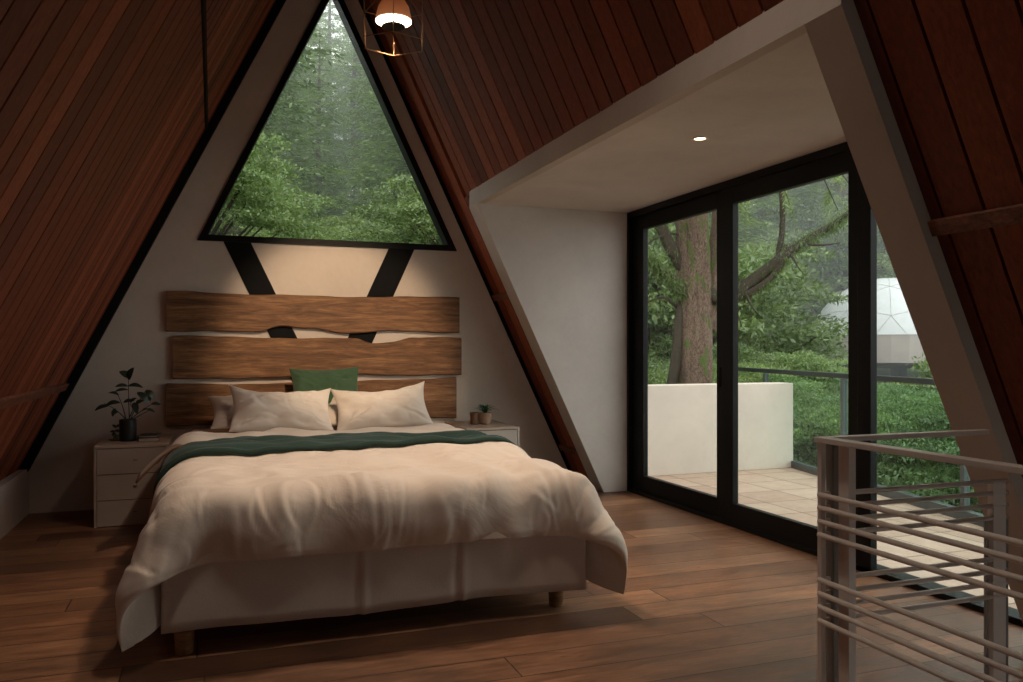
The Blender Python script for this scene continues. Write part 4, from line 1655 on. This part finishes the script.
# forest ground: a bowl that rises away from the cabin
gn = 60
gxv = np.linspace(-60, 90, gn)
gyv = np.linspace(-10, 110, gn)
GX, GYY = np.meshgrid(gxv, gyv, indexing='ij')
GZ = np.array([[ground_z(x, y) for y in gyv] for x in gxv]) - .1
o = npmesh('hillside', np.stack([GX, GYY, GZ], -1).reshape(-1, 3), grid_faces(gn, gn), M['hill'], None, smooth=True)
struct(o, 'dark forest ground rising behind the cabin')

# ------------------------------------------------------------------ BIG MOSSY TREE by the terrace
TD = 9.2
tb = spot_at(693, TD, -3.2)
bt = thing('mossy_fir_tree', 'huge old tree with rough brown trunk and mossy branches beside the terrace wall', 'tree', tb)


def rel(px, py, dist):
    p = spot_at(px, dist)
    z = EYE + (HY - py) / F_PX * dist
    return Vector((p[0] - tb[0], p[1] - tb[1], z - tb[2]))


def bark_tube(bm, pts, radii, n=48, amp=.02, seed=0, sub=6):
    rng = np.random.default_rng(seed)
    P_, Rr = [], []
    for i in range(len(pts) - 1):
        for k in range(sub):
            s_ = k / sub
            P_.append(Vector(pts[i]).lerp(Vector(pts[i + 1]), s_))
            Rr.append(radii[i] + (radii[i + 1] - radii[i]) * s_)
    P_.append(Vector(pts[-1]))
    Rr.append(radii[-1])
    # smooth centreline
    for _ in range(sub):
        P2 = P_[:]
        for i in range(1, len(P_) - 1):
            P2[i] = (P_[i - 1] + P_[i] * 2 + P_[i + 1]) / 4
        P_ = P2
    prev = None
    rings = []
    ridge = rng.normal(0, 1, n)
    for i, p in enumerate(P_):
        d = (P_[min(i + 1, len(P_) - 1)] - P_[max(i - 1, 0)]).normalized()
        if prev is None:
            x = d.cross(Vector((0, 1, 0)))
            if x.length < .1:
                x = d.cross(Vector((1, 0, 0)))
            x.normalize()
        else:
            x = (prev - d * prev.dot(d)).normalized()
        prev = x
        y = d.cross(x)
        ridge = ridge * .86 + rng.normal(0, .5, n)
        ring = []
        for k in range(n):
            r = Rr[i] * (1 + amp * 4 * .25 * ridge[k] / 2) + .06 * Rr[i] * math.sin(3 * 2 * PI * k / n + i * .05)
            ring.append(bm.verts.new(p + (x * math.cos(2 * PI * k / n) + y * math.sin(2 * PI * k / n)) * r))
        rings.append(ring)
    for a, b in zip(rings[:-1], rings[1:]):
        for k in range(n):
            bm.faces.new([a[k], a[(k + 1) % n], b[(k + 1) % n], b[k]])
    bm.faces.new(rings[0][::-1])
    bm.faces.new(rings[-1])


bm = bmesh.new()
bark_tube(bm, [(0, 0, -.3), rel(694, 400, TD), rel(694, 300, TD), rel(691, 200, TD), rel(690, 60, TD), rel(688, -150, TD), rel(690, -400, TD)], [.34, .19, .185, .17, .16, .13, .07], amp=.10, seed=3, sub=14)
obj('trunk', bm, M['bark'], bt, smooth=True)
bm = bmesh.new()
bark_tube(bm, [rel(706, 330, TD), rel(722, 245, TD + .2), rel(726, 150, TD + .35), rel(722, 0, TD + .5), rel(720, -200, TD + .6)], [.10, .135, .12, .10, .06], amp=.10, seed=4, n=36, sub=8)
obj('trunk', bm, M['bark'], bt, smooth=True)
bm = bmesh.new()
bark_tube(bm, [rel(668, 402, TD - .1), rel(676, 360, TD - .1), rel(678, 320, TD - .1), rel(688, 285, TD)], [.06, .055, .055, .06], seed=5, n=20)
obj('root_limb', bm, M['barkdark'], bt, smooth=True)

moss_pts = []


def branch(pts, radii, seed, moss=0, n=16):
    bm = bmesh.new()
    bark_tube(bm, pts, radii, n=n, amp=.10, seed=seed, sub=5)
    o = obj('branch', bm, M['barkdark'], bt, smooth=True)
    if moss:
        for a, b in zip(pts[:-1], pts[1:]):
            for _ in range(moss):
                t = random.random()
                moss_pts.append((a.lerp(b, t), max(radii)))
    return o


random.seed(3)
bx1 = 700
# right-hand forked branch in front of the forest
branch([rel(700, 290, TD), rel(722, 302, TD - .05), rel(750, 284, TD - .1), rel(782, 258, TD - .15), rel(806, 240, TD - .2), rel(832, 226, TD - .25), rel(850, 212, TD - .3), rel(880, 190, TD - .3)],
       [.08, .085, .072, .058, .044, .034, .024, .010], 31, 16)
branch([rel(730, 300, TD - .1), rel(752, 293, TD - .2), rel(772, 278, TD - .2), rel(784, 262, TD - .2), rel(786, 245, TD - .15)], [.045, .040, .034, .03, .022], 32, 10)
branch([rel(776, 262, TD - .1), rel(782, 238, TD - .1), rel(783, 205, TD - .1), rel(779, 170, TD), rel(772, 110, TD)], [.034, .032, .030, .024, .010], 33, 3)
branch([rel(800, 243, TD - .2), rel(818, 246, TD - .3), rel(840, 243, TD - .4)], [.018, .012, .005], 34)
branch([rel(790, 252, TD - .2), rel(798, 268, TD - .3), rel(806, 276, TD - .3)], [.014, .008, .003], 35)
branch([rel(745, 292, TD - .2), rel(752, 308, TD - .3), rel(762, 318, TD - .3)], [.016, .009, .003], 36)
branch([rel(735, 300, TD - .2), rel(738, 316, TD - .3), rel(742, 326, TD - .3)], [.014, .008, .003], 37)
# left-hand branches
branch([rel(690, 300, TD), rel(676, 285, TD - .2), rel(660, 268, TD - .35), rel(645, 255, TD - .45), rel(615, 240, TD - .5)], [.075, .06, .05, .04, .02], 38, 60)
branch([rel(688, 275, TD), rel(670, 250, TD - .1), rel(656, 215, TD - .1), rel(645, 190, TD - .1), rel(620, 130, TD)], [.075, .065, .06, .05, .02], 39, 10)
branch([rel(690, 240, TD), rel(672, 232, TD - .1), rel(655, 238, TD - .2), rel(640, 250, TD - .2)], [.02, .014, .01, .005], 40)
branch([rel(680, 310, TD), rel(665, 296, TD - .2), rel(650, 300, TD - .2), rel(636, 312, TD - .2)], [.02, .014, .01, .005], 41)
# hanging moss: many small blades
rng = np.random.default_rng(5)
C_, D_, N_, L_ = [], [], [], []
for p, r in moss_pts:
    k = 34
    c = np.array(p) + rng.normal(0, r * .42, (k, 3))
    C_.append(c)
    D_.append(unit(np.array([0, 0, -1.]) + rng.normal(0, .45, (k, 3))))
    N_.append(unit(rng.normal(0, 1, (k, 3))))
    L_.append(rng.uniform(.025, .075, k))
v_, f_ = quad_leaves(np.concatenate(C_), np.concatenate(D_), np.concatenate(N_), np.concatenate(L_), .010)
o = npmesh('hanging_moss', v_, f_, M['moss'], bt)
o['kind'] = 'stuff'
# needle boughs of the tree high up at the terrace side
C_, D_, N_ = [], [], []
bmb = bmesh.new()
for (pxa, pya, pxb, pyb, dd_) in ((700, 60, 850, 185, -1.0), (700, 30, 790, 205, -.6), (700, 40, 735, 205, -.9), (690, 40, 640, 215, -.8), (700, 0, 840, 215, .8), (710, 90, 870, 150, .3), (690, 90, 600, 190, -.3), (705, 20, 760, 185, -1.2)):
    a, b = rel(pxa, pya, TD), rel(pxb, pyb, TD + dd_)
    L = (b - a).length
    az = (b - a).normalized()
    s2 = az.cross(Vector((0, 0, 1))).normalized()
    pts_ = []
    for i in range(7):
        s_ = i / 6
        p = a.lerp(b, s_)
        p.z += L * .12 * math.sin(PI * s_)
        pts_.append(p)
    tube(bmb, pts_, [.03, .026, .022, .018, .013, .009, .004], 6)
    for q in range(int(L * 26)):
        s_ = rng.uniform(.15, 1)
        i = min(5, int(s_ * 6))
        p = pts_[i].lerp(pts_[i + 1], s_ * 6 - i)
        sg = 1 if q % 2 else -1
        tl = (.5 * (1 - s_) + .2) * rng.uniform(.6, 1.2)
        td = unit(np.array(az) * .6 + np.array(s2) * sg * .8 + np.array([0, 0, rng.uniform(-.7, -.1)]))
        nl_ = int(tl / .022) + 3
        ss_ = np.linspace(0, 1, nl_)
        pos = np.array(p) + td * (tl * ss_)[:, None] + np.array([0, 0, -1.]) * (tl * .4 * ss_ ** 2)[:, None]
        s3 = np.cross(td, [0, 0, 1.])
        sgn = np.where(np.arange(nl_) % 2, 1., -1.)[:, None]
        C_.append(pos)
        D_.append(unit(td * .7 + s3 * sgn * .7 + rng.normal(0, .15, (nl_, 3))))
        N_.append(unit(np.array([0, 0, 1.]) + rng.normal(0, .3, (nl_, 3))))
C_, D_, N_ = np.concatenate(C_), np.concatenate(D_), np.concatenate(N_)
v_, f_ = quad_leaves(C_, D_, N_, .06, .016)
npmesh('foliage', v_, f_, M['fir2'], bt)
obj('bough', bmb, M['barkdark'], bt)

# ------------------------------------------------------------------ GEODESIC DOME TENT
DD = 30.0
dc = spot_at(888, DD, .70)
dome = thing('geodesic_dome_tent', 'white geodesic dome tent on a dark deck among the trees', 'tent', dc, .2)
bm = bmesh.new()
bmesh.ops.create_icosphere(bm, subdivisions=2, radius=2.75)
bmesh.ops.bisect_plane(bm, geom=bm.verts[:] + bm.edges[:] + bm.faces[:], plane_co=(0, 0, .55), plane_no=(0, 0, 1), clear_inner=True)
ed = [(e.verts[0].co.copy(), e.verts[1].co.copy()) for e in bm.edges]
for v in bm.verts:
    v.co.z = .95 + (v.co.z - .55) * (2.1 / 2.2)
M['tent'] = plain('white tent membrane', (.66, .68, .70), .5, 0, .05, 2)
M['tent2'] = plain('tan tent skirt', (.42, .36, .33), .6, 0, .08, 2)
M['seam'] = plain('tent seam', (.42, .42, .41), .6)
bm.free()
bm = bmesh.new()
bmesh.ops.create_icosphere(bm, subdivisions=5, radius=2.75)
bmesh.ops.bisect_plane(bm, geom=bm.verts[:] + bm.edges[:] + bm.faces[:], plane_co=(0, 0, .55), plane_no=(0, 0, 1), clear_inner=True)
for v in bm.verts:
    v.co.z = .95 + (v.co.z - .55) * (2.1 / 2.2)
obj('canopy', bm, M['tent'], dome, smooth=True)
bm = bmesh.new()
seen = set()
for a, b in ed:
    arc = []
    for q in range(7):
        p = a.lerp(b, q / 6)
        p = p.normalized() * 2.755 if (a.length > 2.7 and b.length > 2.7) else Vector((p.x, p.y, 0)).normalized() * math.sqrt(max(.1, 2.755 ** 2 - p.z ** 2)) + Vector((0, 0, p.z))
        arc.append((p.x, p.y, .95 + (p.z - .55) * (2.1 / 2.2)))
    tube(bm, arc, .009, 5)
obj('frame_tubes', bm, M['seam'], dome)
bm = bmesh.new()
lathe(bm, [(2.60, 0), (2.70, .95)], n=30, cap=False)
obj('skirt', bm, M['tent2'], dome)
bm = bmesh.new()
lathe(bm, [(3.0, -.18), (3.0, -.02)], n=40)
lathe(bm, [(.25, -3.5), (.25, -.18)], 1.8, -1.6, 8)
lathe(bm, [(.25, -3.5), (.25, -.18)], -1.8, -1.6, 8)
lathe(bm, [(.25, -3.5), (.25, -.18)], 0, 2, 8)
obj('deck', bm, M['blackmatte'], dome)

# ------------------------------------------------------------------ MIST between the trees
t = NT('mist')
t.t.nodes.remove(t.b)
vs_ = t.n('ShaderNodeVolumeScatter', Density=.010, Anisotropy=.3)
vs_.inputs[0].default_value = (.93, .97, 1, 1)
t.l(vs_.outputs[0], t.out.inputs['Volume'])
mist = bxo('mist', (-70, 95, 12.5, 100, -6, 34), t.m)
tag(mist, 'thin pale mist hanging between the trees of the forest', 'mist', None, 'stuff')

# ------------------------------------------------------------------ LIGHT
wd = bpy.data.worlds.new('overcast sky')
SC.world = wd
wd.use_nodes = True
nt = wd.node_tree
bg = nt.nodes['Background']
tc = nt.nodes.new('ShaderNodeTexCoord')
nz = nt.nodes.new('ShaderNodeTexNoise')
nz.inputs['Scale'].default_value = 2.5
rp = nt.nodes.new('ShaderNodeValToRGB')
rp.color_ramp.elements[0].color = (.93, .94, .93, 1)
rp.color_ramp.elements[1].color = (1, .98, .95, 1)
nt.links.new(tc.outputs['Generated'], nz.inputs['Vector'])
nt.links.new(nz.outputs['Fac'], rp.inputs[0])
nt.links.new(rp.outputs[0], bg.inputs[0])
bg.inputs[1].default_value = 2.3


def area(name, loc, rot, sx, sy, power, color, portal=False):
    ld = bpy.data.lights.new(name, 'AREA')
    ld.shape = 'RECTANGLE'
    ld.size, ld.size_y = sx, sy
    ld.energy = power
    ld.color = color
    if portal:
        ld.cycles.is_portal = True
    o = bpy.data.objects.new(name, ld)
    COL.objects.link(o)
    o.location = loc
    o.rotation_euler = rot
    return o


# pendant: a reflector bulb throwing its beam at the headboard, and the open shade's downward glow
def spot(name, loc, target, power, size, blend, color, soft=.05):
    ld = bpy.data.lights.new(name, 'SPOT')
    ld.energy = power
    ld.color = color
    ld.spot_size = R(size)
    ld.spot_blend = blend
    ld.shadow_soft_size = soft
    o = bpy.data.objects.new(name, ld)
    COL.objects.link(o)
    o.location = loc
    o.rotation_euler = (Vector(target) - Vector(loc)).to_track_quat('-Z', 'Y').to_euler()
    return o


spot('pendant_bulb', (PX, PY, PZ - .03), (.95, 6.75, 1.20), 400, 40, .6, (1, .73, .48))
spot('pendant_glow', (PX, PY, PZ - .03), (PX, PY + .15, 0), 165, 108, .9, (1, .77, .58), .10)
# added fill lamp above the stair head, unseen, brightens bed skirt and railing
filamp = thing('fill_lamp', 'small round added fill lamp, unseen, under the ridge above the stair head', 'lamp', (XA, 2.35, ZA - .22))
bm = bmesh.new()
lathe(bm, [(.10, .0), (.11, .02), (.11, .09), (.03, .10)], n=32)
obj('housing', bm, M['blackmatte'], filamp)
bm = bmesh.new()
lathe(bm, [(.08, -.004), (.08, -.001)], n=32)
obj('diffuser', bm, em2.m, filamp)
spot('fill_bulb', (XA, 2.35, ZA - .25), (XA + .1, 2.45, 0), 190, 88, .9, (1, .86, .72), .30)
# dormer downlight
s2 = bpy.data.lights.new('dormer_bulb', 'SPOT')
s2.energy = 18
s2.color = (1, .78, .55)
s2.spot_size = R(110)
s2.spot_blend = .8
s2.shadow_soft_size = .03
so2 = bpy.data.objects.new('dormer_bulb', s2)
COL.objects.link(so2)
so2.location = (dp[0], dp[1], ZC - .02)

SC.view_settings.view_transform = 'Standard'
SC.view_settings.look = 'None'
SC.view_settings.gamma = 1
SC.view_settings.use_curve_mapping = False
SC.view_settings.exposure = 0.16
SC.cycles.max_bounces = 10
SC.cycles.diffuse_bounces = 5
SC.cycles.transparent_max_bounces = 16
SC.cycles.volume_bounces = 1
SC.cycles.sample_clamp_indirect = 4
